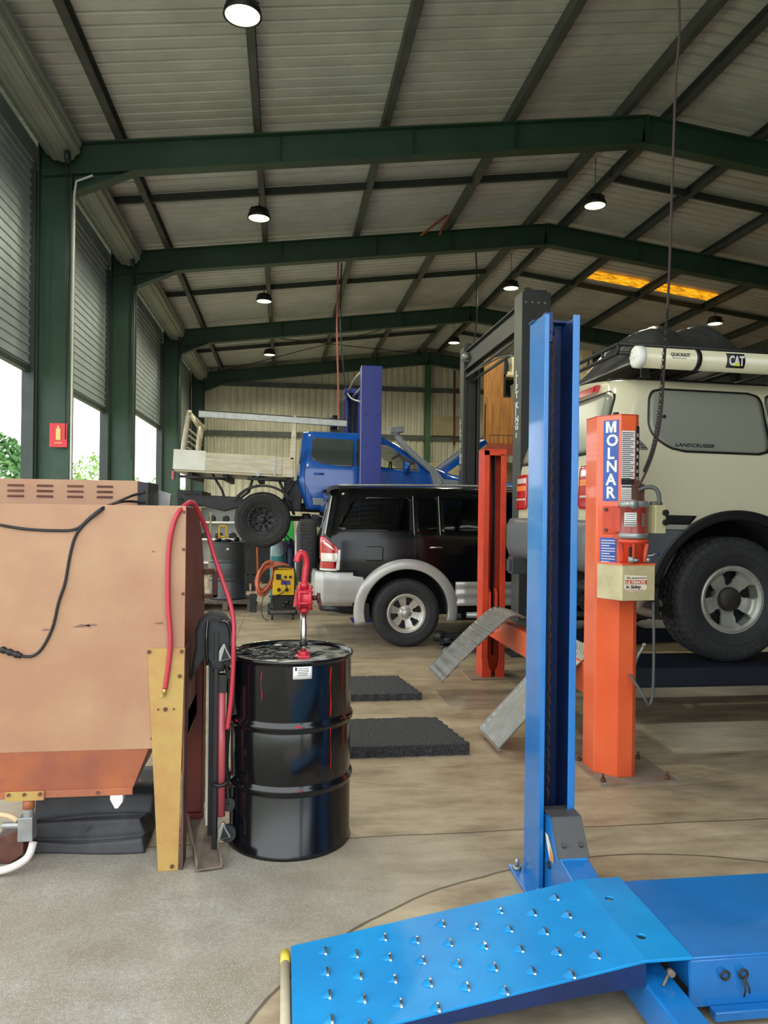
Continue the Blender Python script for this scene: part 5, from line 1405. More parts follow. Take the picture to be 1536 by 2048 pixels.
def far_blue_hoist():
    t = thing('two_post_hoist', 'purple-blue two-post hoist holding up the blue ute', 'vehicle hoist', (1.2, 12, 0))
    for k, (ya, yb) in enumerate(((10.45, 10.68), (13.35, 13.6))):
        xa, xb, H = 1.055, 1.345, 3.59
        m = MB(); op = 1 if k == 0 else -1
        yy0, yy1 = (ya, yb)
        if k == 0: pf = [(xa, ya), (xb, ya), (xb, yb), (xb-.012, yb), (xb-.012, ya+.012), (xa+.012, ya+.012), (xa+.012, yb), (xa, yb)]
        else: pf = [(xa, yb), (xa, ya), (xa+.06, ya), (xa+.06, ya+.012), (xa+.012, ya+.012), (xa+.012, yb-.012), (xb-.012, yb-.012), (xb-.012, ya+.012), (xb-.06, ya+.012), (xb-.06, ya), (xb, ya), (xb, yb)]
        m.prism(pf, 'z', .015, H+.1*(k)); m.build('post', mHoistBlue, t, .004)
        if k == 1:
            m = MB()
            for x in (1.14, 1.2, 1.27): m.tube([(x, ya+.05, 3.6), (x, ya+.05, 1.4)], .012, 6)
            m.box(1.18, 1.2, ya+.1, ya+.13, 1.2, 3.5); m.build('cable_run', mInk, t)
            m = MB(); m.box(.955, 1.05, 13.35, 13.55, 1.2, 3.52); m.build('side_column', mHoistGrey, t)
            m = MB(); m.cyl((.86, 13.4, 3.0), (.86, 13.4, 3.25), .07, 14); m.box(.8, .95, 13.36, 13.5, 2.85, 3.0); m.build('power_unit', mBlk, t)
            m = MB(); m.box(xa-.01, xb+.01, ya-.06, yb, H+.06, H+.14); m.build('post_cap', mHoistBlue, t)
        else:
            m = MB()
            for z in (2.9, 2.45):
                m.cyl((1.13, ya-.006, z), (1.13, ya, z), .012, 8); m.cyl((1.29, ya-.006, z), (1.29, ya, z), .012, 8)
            m.build('bolt', mInk, t)
            m = MB(); m.box(xa-.004, xa-.001, ya, ya+.02, .02, H); m.build('pale_edge', mLabelW, t)  # thin pale strip down the left front edge of the post
        m = MB(); m.box(xa-.1, xb+.1, ya-.08, yb+.08, 0, .018); m.build('base_plate', mHoistBlue, t)
        yc = 10.80 if k == 0 else 13.2
        m = MB(); m.box(1.1, 1.3, min(yc, yc+.1), max(yc, yc+.1), 1.2, 1.9); m.build('carriage', mHoistBlue, t)
        for dx in (-.85, .9):
            yt = 11.35 if k == 0 else 12.5
            m = MB(); m.obox((1.2, yc, 1.38), (1.2+dx, yt, 1.38), .12, .1); m.cyl((1.2+dx, yt, 1.33), (1.2+dx, yt, 1.5), .05, 12); m.build('lift_arm', mChassis, t)
    m = MB(); m.tube([(1.1, 10.6, 3.55), (1.1, 12, 3.66), (1.12, 13.4, 3.7)], .022, 8, 4); m.tube([(1.2, 10.6, 3.5), (1.2, 12, 3.52), (1.2, 13.4, 3.6)], .022, 8, 4); m.tube([(1.06, 10.6, 3.1), (1.06, 12, 3.35), (1.1, 13.4, 3.66)], .015, 8, 4); m.build('overhead_hose', mSteel, t)
far_blue_hoist()
# ------------------------------------------------------------------ blast cabinet on the left
def cabinet():
    t = thing('blast_cabinet', 'large orange-tan sheet-metal cabinet with yellow tapered leg at left', 'cabinet', (-1.15, 3.65, 0))
    XLc, XRc, Y = -1.95, -.415, 3.30
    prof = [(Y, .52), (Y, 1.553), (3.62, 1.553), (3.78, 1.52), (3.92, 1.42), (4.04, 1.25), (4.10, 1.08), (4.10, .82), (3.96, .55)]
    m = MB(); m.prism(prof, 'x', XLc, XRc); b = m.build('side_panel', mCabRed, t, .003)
    m = MB(); m.box(XLc, XRc, Y-.006, Y, .52, 1.556); m.build('front_panel', mCabTan, t, .002)
    # hopper below, narrowing
    m = MB()
    tr = [(XLc, Y-.004), (XRc-.145, Y-.004), (XRc-.145, 3.96), (XLc, 3.96)]; br = [(XLc+.2, 3.325), (-.628, 3.325), (-.628, 3.75), (XLc+.2, 3.75)]
    vs = [(x, y, .52) for x, y in tr]+[(x, y, .345) for x, y in br]
    m.add(vs, [(0, 1, 2, 3), (7, 6, 5, 4), (0, 4, 5, 1), (1, 5, 6, 2), (2, 6, 7, 3), (3, 7, 4, 0)]); m.build('hopper', mCabOr, t)
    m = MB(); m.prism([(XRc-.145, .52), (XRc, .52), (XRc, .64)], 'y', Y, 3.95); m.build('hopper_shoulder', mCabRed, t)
    m = MB(); m.box(XLc+.2, -.628, 3.318, 3.33, .318, .348); f = m.build('hopper_flange', mCabOr, t, .002)
    m = MB()
    for x in (-1.72, -1.4, -1.0, -.77): m.cyl((x, 3.312, .333), (x, 3.32, .333), .007, 8)
    m.build('flange_bolt', mRust, f)
    m = MB(); m.box(-1.14, -.985, 3.308, 3.32, .312, .35); hp = m.build('hinge_plate', mYel, t, .002)
    m = MB()
    for x in (-1.125, -1.063, -1.0): m.cyl((x, 3.300, .34), (x, 3.308, .34), .007, 8)
    m.build('plate_bolt', mRust, hp)
    # bolts and rust marks on the front
    m = MB()
    for x, z in ((-1.23, 1.165), (-1.185, .945), (-.424, 1.53), (-.424, 1.37), (-.424, 1.18), (-.545, .565), (-.59, .39)): m.cyl((x, Y-.012, z), (x, Y-.006, z), .0065, 8)
    m.build('panel_screw', mRust, t)
    rnd = random.Random(3); m = MB()
    for cx, cz, w, h, n in ((-.83, 1.045, .05, .012, 9), (-.80, 1.05, .04, .006, 7), (-.52, 1.055, .025, .01, 8), (-.98, 1.03, .02, .006, 7), (-.55, 1.36, .012, .006, 6)):
        p = [(cx+w*math.cos(2*PI*i/n)*rnd.uniform(.4, 1), Y-.0068, cz+h*math.sin(2*PI*i/n)*rnd.uniform(.3, 1)) for i in range(n)]
        m.add(p, [tuple(range(n))])
    o = m.build('scratch', M('scratch_dark', '#7a5a50', .7), t)
    # legs
    m = MB(); m.prism([(-.568, .948), (-.412, .948), (-.43, 0), (-.513, 0)], 'y', Y-.016, Y-.006); leg = m.build('leg', mYel, t, .002)
    m = MB(); m.prism([(Y-.012, 0), (Y-.012, .948), (3.43, .948), (3.40, 0)], 'x', -.418, -.411); m.build('leg_flange', mRust, leg)
    m = MB()
    for x, z, q in ((-.56, .935, .0085), (-.425, .935, .0085), (-.432, .83, .0085), (-.455, .02, .0085), (-.49, .69, .009), (-.52, .69, .004), (-.455, .69, .004)): MB().cyl((x, Y-.022, z), (x, Y-.015, z), q, 8).build('leg_bolt', mRust, leg)
    m = MB(); m.prism([(-.57, .95), (-.382, .95), (-.385, .05), (-.46, .05)], 'y', 3.79, 3.80); m.box(-.39, -.383, 3.79, 3.92, .05, .95); m.box(-.48, -.38, 3.76, 3.86, 0, .05); rl = m.build('leg', mCabRed, t, .002)
    m = MB(); m.cyl((-.44, 3.78, .77), (-.44, 3.79, .77), .008, 8); m.cyl((-.41, 3.78, .77), (-.41, 3.79, .77), .008, 8); m.build('leg_bolt', mSteel, rl)
    for yy in (Y-.014, 3.79):
        MB().prism([(-1.95, .95), (-1.80, .95), (-1.85, 0), (-1.93, 0)], 'y', yy, yy+.01).build('leg', mYel, t)
    # latch on the curved side
    m = MB(); m.box(-.415, -.36, 4.03, 4.09, 1.20, 1.23); m.box(-.37, -.345, 4.03, 4.09, 1.08, 1.22); m.box(-.415, -.345, 4.03, 4.09, 1.075, 1.095); m.build('latch', mRust, t, .003)
    # louvred box on top
    m = MB(); m.box(-1.95, -.692, 3.70, 4.0, 1.5, 1.675); lb = m.build('louvred_box', mCabTan, t, .003)
    MB().box(-.692, -.645, 3.70, 4.0, 1.5, 1.668).build('box_end', mBlk, t)
    m = MB()
    for i in range(6):
        cx = -1.555+i*.133*1.0
        cx = P(20+i*0, 980, Y=3.69).x
        cx = [-1.36, -1.243, -1.113, -.977, -.843][min(i, 4)] if i < 5 else -1.48
        for j in range(3):
            z = 1.640-j*.025
            m.prism([(3.70, z), (3.70, z+.010), (3.692, z+.002)], 'x', cx-.036, cx+.036)
    m.build('louvre', mRust, lb)
    # valve fittings under the hopper
    m = MB(); m.cyl((-1.055, 3.34, .31), (-1.055, 3.34, .22), .022, 14); m.box(-1.09, -1.03, 3.31, 3.37, .14, .24); m.cyl((-1.16, 3.34, .2), (-1.05, 3.34, .2), .015, 12); m.build('drain_valve', mSteel, t, .003)
    m = MB(); m.cyl((-1.055, 3.34, .27), (-1.055, 3.34, .318), .024, 14); m.build('drain_collar', mCabOr, t)
    m = MB(); m.prism([(-.72, .318), (-.668, .318), (-.668, .29), (-.688, .262), (-.7, .262), (-.72, .3)], 'y', 3.32, 3.36); m.build('taped_outlet', mLabelW, t)
    m = MB(); m.prism([(-1.22, .11), (-1.13, .14), (-1.10, .12), (-1.10, .04), (-1.16, .0), (-1.22, .01)], 'y', 3.42, 3.60); m.build('pedal_box', mRust, t, .004)
    m = MB(); m.tube([(-1.7, 3.4, .2), (-1.3, 3.36, .245), (-1.15, 3.34, .245), (-1.1, 3.34, .22)], .012, 10, 5); m.build('air_pipe', M('pipe_tan', '#cdb48c', .5), t)
cabinet()
# white hose loop on floor
m = MB(); m.tube([(-1.5, 3.5, .06), (-1.3, 3.33, .03), (-1.15, 3.30, .03), (-1.06, 3.33, .06), (-1.04, 3.36, .12)], .016, 12, 6)
tag(m.build('white_hose', M('hose_white', '#d8d0c8', .5)), 'pale pink-white hose curling on the floor under the orange cabinet', 'hose')
# black rubber sheet heap
t = thing('rubber_sheet_pile', 'folded grey-black rubber sheets lying under the orange cabinet', 'rubber sheets', (-.85, 3.6, 0))
def rub(u, v):
    # front face with two folded steps, then the top running back
    pr = [(3.50, .0), (3.505, .055), (3.53, .062), (3.525, .075), (3.53, .13), (3.56, .145), (3.55, .16), (3.57, .235), (3.62, .262), (3.9, .25)]
    k = v*(len(pr)-1); i = min(len(pr)-2, int(k)); q = k-i
    y = pr[i][0]*(1-q)+pr[i+1][0]*q; z = pr[i][1]*(1-q)+pr[i+1][1]*q
    xr = lerp([(0, -.60), (.15, -.615), (.3, -.60), (.45, -.63), (.62, -.585), (.8, -.57), (1, -.60)], v)
    x = -1.10+(xr+1.10)*u
    return Vector((x, y+.012*math.sin(5*u+1)-.03*u*(v < .9), z*(1+.0*u)-.012*math.sin(u*3.3+v*4)*(v > .1)*(v < .95)-.02*(1-u)**2*(v > .5)))
m = MB(); m.grid(rub, 40, 45, True, back=lambda u, v: Vector((-1.10+.5*u, 3.62+.28*v, .0+.01*v))); m.build('rubber_sheet', mRubber2, t)
m = MB(); m.add([(-.87, 3.49, .085), (-.845, 3.49, .12), (-.835, 3.485, .135), (-.845, 3.49, .11)], [(0, 1, 2, 3)]); m.build('slit', mInk, t)
# black cable draped over the cabinet
m = MB(); Yf = 3.288
pts = [P(x, y, Y=Yf) for x, y in ((0, 1050), (50, 1058), (110, 1061), (152, 1058), (180, 1035), (205, 1018))]
m.tube(pts, .006, 8, 6)
pts2 = [P(x, y, Y=Yf) for x, y in ((40, 1312), (65, 1312), (85, 1295), (105, 1255), (117, 1205), (130, 1165), (140, 1110), (152, 1070), (175, 1042), (205, 1018))]+[P(226, 1007, Y=3.42), P(248, 998, Y=3.58), P(268, 990, Y=3.68), P(290, 984, Y=3.70)]
m.tube(pts2, .006, 8, 6)
pts3 = [P(180, 1035, Y=Yf), P(205, 1016, Y=Yf), P(228, 1007, Y=3.42), P(250, 1003, Y=3.6), P(268, 1003, Y=3.68), P(290, 1005, Y=3.70)]
m.tube(pts3, .006, 8, 6)
c = thing('power_cable', 'black cable with plug draped over the orange cabinet front', 'cable', (-1.0, 3.28, 1.2))
m.build('cable', mInk, c)
m = MB(); a, b = P(0, 1298, Y=Yf), P(42, 1312, Y=Yf); m.tube([a, a.lerp(b, .25), a.lerp(b, .5), a.lerp(b, .75), b], .014, 10, 3, rfun=lambda q: .015*(.55+.45*abs(math.sin(q*PI*3.2)))); m.build('plug', mBlk, c)
# red air hose over the corner
c = thing('air_hose', 'red air hose looped over the corner of the orange cabinet', 'hose', (-.35, 3.25, .6))
path = [P(x, y, Y=3.275) for x, y in ((330, 1378), (337, 1330), (341, 1280), (337, 1220), (336, 1160), (338, 1100), (345, 1055))]+[P(358, 1024, Y=3.29), Vector((-.40, 3.36, 1.572)), P(402, 1035, Y=3.45), P(415, 1065, Y=3.5), P(428, 1110, Y=3.5), P(445, 1160, Y=3.48), P(460, 1205, Y=3.45), P(467, 1245, Y=3.42), P(467, 1290, Y=3.4), P(466, 1340, Y=3.40), P(462, 1400, Y=3.40), P(455, 1458, Y=3.40)]
m = MB(); m.tube(path, .0105, 12, 8); m.build('hose', mHose, c)
a = P(330, 1378, Y=3.275); m = MB(); m.cyl(a+Vector((0, 0, .01)), a+Vector((-.004, 0, -.025)), .009, 10); m.obox(a+Vector((-.004, 0, -.02)), a+Vector((-.018, 0, -.03)), .014, .012); m.build('brass_fitting', M('brass', '#c8b070', .35, .8), c)
# steel channel offcut on the floor
m = MB(); a, b = Vector((-.297, 3.26, .012)), Vector((-.395, 3.74, .03)); d = (b-a).normalized(); s = d.cross(Vector((0, 0, 1)))
m.obox(a, b, .105, .008); m.obox(a+s*.052+Vector((0, 0, .018)), b+s*.052+Vector((0, 0, .018)), .007, .04); m.obox(a-s*.052+Vector((0, 0, .018)), b-s*.052+Vector((0, 0, .018)), .007, .04)
tag(m.build('steel_channel', mBrown, None, .002), 'short dull steel channel lying on the floor beside the yellow leg', 'steel offcut')
# folded trolley stand: black frame, red tube, castors
t = thing('folded_engine_crane', 'folded black and red workshop crane standing between orange cabinet and drum', 'crane', (-.29, 3.45, 0))
m = MB(); m.box(-.303, -.282, 3.42, 3.48, .02, 1.0); m.box(-.33, -.30, 3.5, 3.56, .05, .9); m.build('upright', mBlk, t, .003)
m = MB(); m.tube([(-.266, 3.45, .16), (-.270, 3.45, .76)], .019, 18); m.build('leg_tube', M('crane_red', '#b05258', .3), t)
m = MB(); m.box(-.268-.022, -.268+.022, 3.43, 3.48, .72, .80); m.tube([(-.30, 3.41, .32), (-.27, 3.395, .315), (-.235, 3.41, .325), (-.232, 3.45, .34)], .009, 8, 4); m.tube([(-.26, 3.44, .95), (-.235, 3.46, .7), (-.25, 3.5, .4), (-.235, 3.48, .2)], .012, 8, 4)
m.box(-.25, -.22, 3.44, 3.50, .78, .82); m.build('bracket', mBlk, t)
for z, x in ((.105, -.245), (.90, -.25)):
    m = MB(); m.prism([(x-.03, z-.035), (x+.028, z-.022), (x+.006, z+.018), (x-.002, z+.045), (x-.012, z+.045), (x-.03, z+.01)], 'y', 3.395, 3.42); br = m.build('castor_bracket', mSteel, t, .006)
    m = MB(); m.prism([(x-.02, z-.027), (x+.02, z-.018), (x+.001, z+.015), (x-.004, z+.03)], 'y', 3.392, 3.396); m.build('bracket_recess', mBlk, br)
    m = MB(); m.cyl((x+.012, 3.425, z-.02), (x+.012, 3.46, z-.02), .036, 20); m.build('castor', mRub, br)
m = MB(); m.cyl((-.235, 3.47, .20), (-.235, 3.50, .20), .03, 16); m.build('castor', mRub, t)
# lumpy black cover on top
px_ = [(389, 1262), (396, 1245), (404, 1232), (424, 1223), (434, 1225), (449, 1232), (461, 1248), (466, 1288), (464, 1318), (452, 1326), (447, 1346), (424, 1346), (421, 1330), (410, 1316), (395, 1338), (379, 1366), (383, 1330), (390, 1290)]
def inset(p, f): return (px_c[0]+(p[0]-px_c[0])*f, px_c[1]+(p[1]-px_c[1])*f)
pw = [P(a_, b_, Y=3.44) for a_, b_ in px_]; px_c = (-.30, .98)
pw = [(v.x, v.z) for v in pw]; n = len(pw)
rings = [(3.425, .62), (3.41, .80), (3.43, .95), (3.47, 1.0), (3.54, .97), (3.57, .85)]
vs = [(inset(p, f)[0], y, inset(p, f)[1]) for y, f in rings for p in pw]
m = MB(); m.add(vs, [(r*n+i, r*n+(i+1) % n, (r+1)*n+(i+1) % n, (r+1)*n+i) for r in range(len(rings)-1) for i in range(n)], True)
m.add(vs, [tuple(range(n)), tuple(range((len(rings)-1)*n, len(rings)*n))])
o = m.build('cover', MATS['rubber'], t)
m = MB(); m.tube([(-.275, 3.41, 1.045), (-.245, 3.405, 1.04), (-.228, 3.41, .99), (-.23, 3.41, .93)], .008, 8, 4); m.tube([(-.33, 3.43, 1.06), (-.335, 3.405, .98), (-.33, 3.41, .85)], .007, 8, 4); m.build('strap', mBlkG, t)
# white strip behind
m = MB(); m.obox((-.335, 3.62, .05), (-.335, 3.66, .87), .03, .006, (0, 1, 0)); tag(m.build('metal_strip', mWhite), 'narrow white metal strip standing beside the dark red leg', 'metal strip')

# ------------------------------------------------------------------ drum and pump
def drum_mesh(c, r, h, mat, name, par, chimes=(1/3, 2/3), lid=None, seg=72):
    pr = [(0, .012), (r-.02, .012), (r-.008, .0), (r, .0), (r+.002, .01), (r-.004, .02)]
    for q in chimes:
        z = h*q
        pr += [(r-.004, z-.028), (r-.006, z-.022), (r+.004, z-.012), (r+.0075, z), (r+.004, z+.012), (r-.006, z+.022), (r-.004, z+.028)]
    pr += [(r-.004, h-.025), (r-.001, h-.012), (r+.004, h-.01), (r+.005, h-.002), (r+.001, h+.003), (r-.006, h+.001), (r-.01, h-.02)]
    m = MB(); m.lathe(pr, c, 'z', seg); o = m.build(name, mat, par)
    return o
DC = (.045, 3.60, 0); DR = .287; DH = .875
t = thing('oil_drum', 'glossy black steel drum in the foreground with grimy lid and white label', 'drum', DC)
drum_mesh(DC, DR, DH, mDrumBlk, 'drum_wall', t, (.345, .665))
m = MB(); m.lathe([(0, DH-.018), (DR-.012, DH-.018), (DR-.008, DH-.022)], DC, 'z', 72); m.build('lid', mDrumTop, t)
m = MB(); m.lathe([(0, DH-.005), (.022, DH-.005), (.026, DH-.010), (.028, DH-.018)], (-.02, 3.78, 0), 'z', 20); m.build('bung', mWhite, t)
# black gunk rag on lid
rnd = random.Random(12); m = MB()
def sl(cx, cy, L, W, a):
    pts = []; 
    for i in range(7):
        q = i/6-.5; pts.append((cx+math.cos(a)*L*q+rnd.uniform(-.008, .008), cy+math.sin(a)*L*q+rnd.uniform(-.01, .01), DH-.012+rnd.uniform(0, .006)))
    m.tube(pts, W, 6, 4, rfun=lambda q: W*(.3+.7*math.sin(PI*min(1, max(0, q)))))
for i in range(46):
    a = rnd.uniform(0, 2*PI); r = DR*.72*rnd.random()**.5
    sl(DC[0]-.03+r*math.cos(a)*.9, DC[1]+.02+r*math.sin(a)*.75, rnd.uniform(.05, .16), rnd.uniform(.004, .009), rnd.uniform(-.5, .9))
m.build('grime', M('grime_wet', '#17181a', .35), t)
# label on the drum
def onr(a, z, o=.001): return Vector((DC[0]+(DR-.003+o)*math.cos(a), DC[1]+(DR-.003+o)*math.sin(a), z))
a0, a1 = rad(-90+.5), rad(-90+17.5)
m = MB(); m.grid(lambda u, v: onr(a0+(a1-a0)*u, .80+.055*v, .0035), 10, 2); lab = m.build('label', mLabelW, t); lab.modifiers.new('t', 'SOLIDIFY').thickness = .0006
m = MB(); m.grid(lambda u, v: onr(a0+.03+.03*u, .838+.014*v, .0045), 2, 1)
for i in range(5): m.grid(lambda u, v: onr(a0+.075+(.17 if i < 3 else .15)*u, .846-i*.0075+.0022*v, .0045), 5, 1)
m.build('label_print', mInk, lab)
# red paint runs and chips
mPR = M('paint_red', '#b02028', .35)
for (ang, z0, z1, w) in ((-53, .62, .84, .010), (-52, .38, .60, .006), (-118, .70, .83, .004), (-128, .58, .6, .02)):
    m = MB(); m.grid(lambda u, v: onr(rad(ang)+w*(2*u-1)*(1+.4*math.sin(v*9))+.01*math.sin(v*7), z0+(z1-z0)*v, .0012), 2, 20); m.build('red_paint_run', mPR, t)
m = MB()
for ang, z in ((-90+3, .585), (-90+4, .30), (-150, .585)): m.grid(lambda u, v: onr(rad(ang)+.10*u, z+.012*v*(.5+.5*math.sin(u*3+.4)), .009), 6, 1)
m.build('red_mark', MATS['paint_red'], t)

t = thing('rotary_pump', 'red hand rotary pump with hooked spout standing on the black drum', 'pump', (.095, 3.52, DH-.02))
px, py = .097, 3.50
m = MB(); m.cyl((px, py, DH-.02), (px, py, 1.07), .0145, 20); m.build('pipe', mChrome, t)
m = MB(); m.box(px-.04, px+.03, py-.03, py+.02, DH-.018, DH-.002); m.cyl((px, py, DH-.01), (px, py, DH+.015), .026, 16); m.build('clamp', mRed, t, .004)
m = MB(); m.cyl((px, py, DH+.04), (px, py, DH+.06), .019, 14); m.build('pipe_collar', mBlk, t)
m = MB()
# pump body: drum lying along X with flanged ends, seen from the side
m.lathe([(0, -.034), (.05, -.034), (.056, -.028), (.056, -.020), (.046, -.016), (.046, .016), (.056, .02), (.056, .028), (.05, .034), (0, .034)], (px+.002, py, 1.137), 'x', 32)
for k in range(6):
    a = 2*PI*k/6+.4; q = (py+.05*math.cos(a), 1.137+.05*math.sin(a)); m.cyl((px-.034, q[0], q[1]), (px+.04, q[0], q[1]), .007, 8)
m.cyl((px, py, 1.07), (px, py, 1.09), .022, 16); m.cyl((px, py, 1.18), (px, py, 1.21), .022, 16)
m.prism([(px-.05, 1.10), (px-.04, 1.17), (px-.034, 1.17), (px-.034, 1.10)], 'y', py-.03, py+.03)
m.build('pump_body', mRed, t)
m = MB(); m.tube([(px, py, 1.20), (px+.005, py, 1.26), (px+.008, py, 1.30), (px+.0, py-.005, 1.335), (px-.018, py-.01, 1.345), (px-.03, py-.015, 1.33), (px-.036, py-.02, 1.305)], .0155, 16, 6); m.build('spout', mRed, t)
m = MB(); m.cyl((px+.034, py, 1.137), (px+.065, py, 1.137), .012, 12); m.cyl((px+.06, py-.0, 1.137), (px+.075, py, 1.137), .024, 14); m.obox((px+.068, py, 1.14), (px+.075, py-.05, 1.095), .012, .02); m.build('crank', M('crank_dark', '#4a2426', .5), t)
m = MB(); m.cyl((px+.075, py-.05, 1.095), (px+.17, py-.05, 1.092), .012, 14, .014); m.build('crank_grip', mBlk, t)

# ------------------------------------------------------------------ mats
def foam(x0, x1, y0, y1, h, skew, lab):
    rnd = random.Random(int(y0*10))
    def fn(u, v, zb=None):
        x = x0+(x1-x0-skew*v)*u; y = y0+(y1-y0)*v
        if zb is None: return Vector((x+.006*math.sin(41*v), y+.004*math.sin(57*u), h+rnd.uniform(-.002, .002)))
        return Vector((x+.006*math.sin(41*v), y+.004*math.sin(57*u), 0))
    m = MB(); m.grid(lambda u, v: fn(u, v), 60, 40, True, back=lambda u, v: fn(u, v, 0))
    tag(m.build('foam_mat', mMat), lab, 'mat')
foam(.30, 1.14, 6.06, 6.74, .055, .10, 'thick black foam mat on the floor nearer the black wagon')
foam(.22, 1.19, 4.66, 5.30, .07, .09, 'thick black foam mat on the floor closer to the camera')

# ------------------------------------------------------------------ background workshop clutter, left
c = (-.87, 12.15, .15)
t = thing('waste_drum', 'dull dark steel drum on a pallet beyond the orange cabinet', 'drum', c)
drum_mesh(c, .29, .89, mBackDrum, 'drum_wall', t, (.34, .66), seg=48)
m = MB(); m.lathe([(0, 1.02), (.28, 1.02)], (c[0], c[1], 0), 'z', 40); m.build('lid', mBlk, t)
m = MB(); m.box(-.88, -.84, 11.855, 11.86, .92, .95); m.build('label', mLabelW, t)
m = MB()
for x in (-1.25, -.87, -.5): m.box(x-.04, x+.04, 11.6, 12.7, .02, .12)
for i in range(7): m.box(-1.3, -.42, 11.62+i*.155, 11.72+i*.155, .12, .14)
for i in range(4): m.box(-1.3, -.42, 11.62+i*.33, 11.72+i*.33, 0, .02)
tag(m.build('pallet', mPallet), 'weathered wooden pallet under the dull drum', 'pallet')
m = MB(); m.box(-.5, -.40, 11.5, 11.62, 0, .27); tag(m.build('timber_block', mChassis, None, .005), 'small dark block standing against the pallet corner', 'block')
for i, (x, y, r, h, lab) in enumerate(((-1.02, 12.05, .05, .05, 'small black oil filter on the dull drum, left'), (-.88, 12.0, .06, .04, 'flat black part on the dull drum, middle'), (-.74, 12.08, .04, .07, 'short dark canister on the dull drum'), (-.66, 12.1, .05, .04, 'small grey part on the drum rim, right'))):
    m = MB(); m.lathe([(0, 0), (r, 0), (r, h*.8), (r*.7, h), (0, h)], (x, y, 1.045), 'z', 14); m.obox((x-r, y, 1.045+h*.4), (x+r*1.5, y, 1.045+h*.5), .02, .02)
    tag(m.build('engine_part', mBlk if i != 3 else mSteel), lab, 'engine part', 'parts on the dull drum')
# white shelving with parts
t = thing('shelf_unit', 'pale steel shelf unit with parts behind the dull drum', 'shelf', (-1.3, 18.2, 0))
m = MB()
for z in (.3, .85, 1.25, 1.62): m.box(-2.1, -.6, 18.0, 18.45, z-.02, z+.02)
m.build('shelf_board', mWhite, t)
for x in (-2.1, -.63): MB().box(x, x+.03, 18.0, 18.45, 0, 1.7).build('upright', mWhite, t)
MB().box(-2.1, -.6, 18.44, 18.46, 0, 1.7).build('back_panel', M('panel_grey', '#b0b2b0', .5), t)
rnd = random.Random(5)
for i in range(9):
    x = -2.0+i*.16; z = (1.27, .87)[i % 2]; w = rnd.uniform(.04, .09)
    m = MB(); m.cyl((x-w, 18.15, z+.06), (x+w, 18.15, z+.06), .05, 10); m.box(x-.03, x+.05, 18.1, 18.2, z, z+.14)
    tag(m.build('engine_part', mBlk), 'dark machine part on the pale shelf unit', 'engine part', 'parts on the shelf unit')
# yellow frame, orange jack stand etc.
m = MB(); m.obox((-1.19, 14.2, .0), (-1.19, 14.2, 1.25), .03, .03); m.obox((-1.06, 14.2, .0), (-1.06, 14.2, 1.25), .03, .03)
for z in (1.25, 1.05, .85): m.obox((-1.19, 14.2, z), (-1.06, 14.2, z), .03, .03)
tag(m.build('yellow_stand', mYelP), 'yellow metal stand behind the dull drum', 'stand')
m = MB(); m.obox((-2.03, 15.5, 0), (-2.03, 15.5, 1.85), .05, .05); m.obox((-1.93, 15.5, 0), (-1.93, 15.5, 1.8), .03, .03); m.box(-2.1, -1.88, 15.4, 15.6, 0, .04)
tag(m.build('orange_stand', mOrP), 'tall thin orange stand beside the third green column', 'stand')
m = MB(); m.obox((-1.65, 15.0, 0), (-1.62, 15.0, 1.6), .09, .03); m.obox((-1.45, 15.0, 0), (-1.42, 15, 1.5), .07, .03); tag(m.build('timber_planks', mPly), 'pale timber lengths leaning behind the yellow stand', 'timber')
m = MB(); m.obox((-.50, 15.2, .05), (-.53, 15.2, .85), .07, .03); m.obox((-.50, 15.18, .1), (-.42, 15.18, .1), .05, .03); tag(m.build('orange_bar', mOrP), 'upright orange bar leaning near the gas bottle', 'bar')
for i in range(4):
    x = -.95+i*.13; m = MB(); m.prism([(x-.05, 0), (x+.05, 0), (x+.015, .55), (x+.02, .7), (x-.02, .7), (x-.015, .55)], 'y', 14.6, 14.66); m.box(x-.05, x+.05, 14.55, 14.7, 0, .02); m.box(x-.04, x+.04, 14.6, 14.64, .3, .32)
    tag(m.build('axle_stand', mChassis), 'dark axle stand in the row behind the pallet', 'axle stand', 'axle stands behind the pallet')
m = MB(); m.box(-.9, .25, 16.0, 16.4, .0, .85); m.box(-.95, .3, 15.95, 16.45, .85, .9); tag(m.build('workbench', mChassis), 'dark workbench below the raised ute', 'bench')
m = MB(); m.prism([(-.01, .9), (.22, .9), (.2, 1.45), (.1, 1.45)], 'y', 16.05, 16.3); tag(m.build('metal_guard', mGreenB, None, .02), 'bright green sheet-metal guard standing on the dark workbench', 'guard')
# gas bottle
t = thing('gas_bottle', 'pale blue and teal gas bottle behind the yellow welder', 'gas bottle', (-.10, 12.4, 0))
m = MB(); m.lathe([(0, 0), (.11, 0), (.115, .02), (.115, .80)], (-.10, 12.4, 0), 'z', 24); m.build('cylinder', mGas, t)
m = MB(); m.lathe([(.115, .80), (.115, .92), (.09, 1.0), (.045, 1.05), (.03, 1.07), (0, 1.07)], (-.10, 12.4, 0), 'z', 24); m.build('shoulder', mGasT, t)
m = MB(); m.tube([(-.16, 12.4, 1.05), (-.18, 12.4, 1.25), (-.14, 12.4, 1.27), (-.06, 12.4, 1.27), (-.02, 12.4, 1.25), (-.04, 12.4, 1.05)], .012, 8, 3); m.cyl((-.1, 12.4, 1.07), (-.1, 12.4, 1.15), .02, 10); m.build('valve_guard', mGasT, t)
m = MB(); m.lathe([(0, 0), (.09, 0), (.09, .9), (.06, .98), (.03, 1.0), (.03, 1.08), (0, 1.08)], (.12, 12.45, 0), 'z', 20); m.tube([(.1, 12.4, 1.08), (.02, 12.3, 1.15), (.05, 12.3, .9), (-.02, 12.28, .8)], .01, 6, 4)
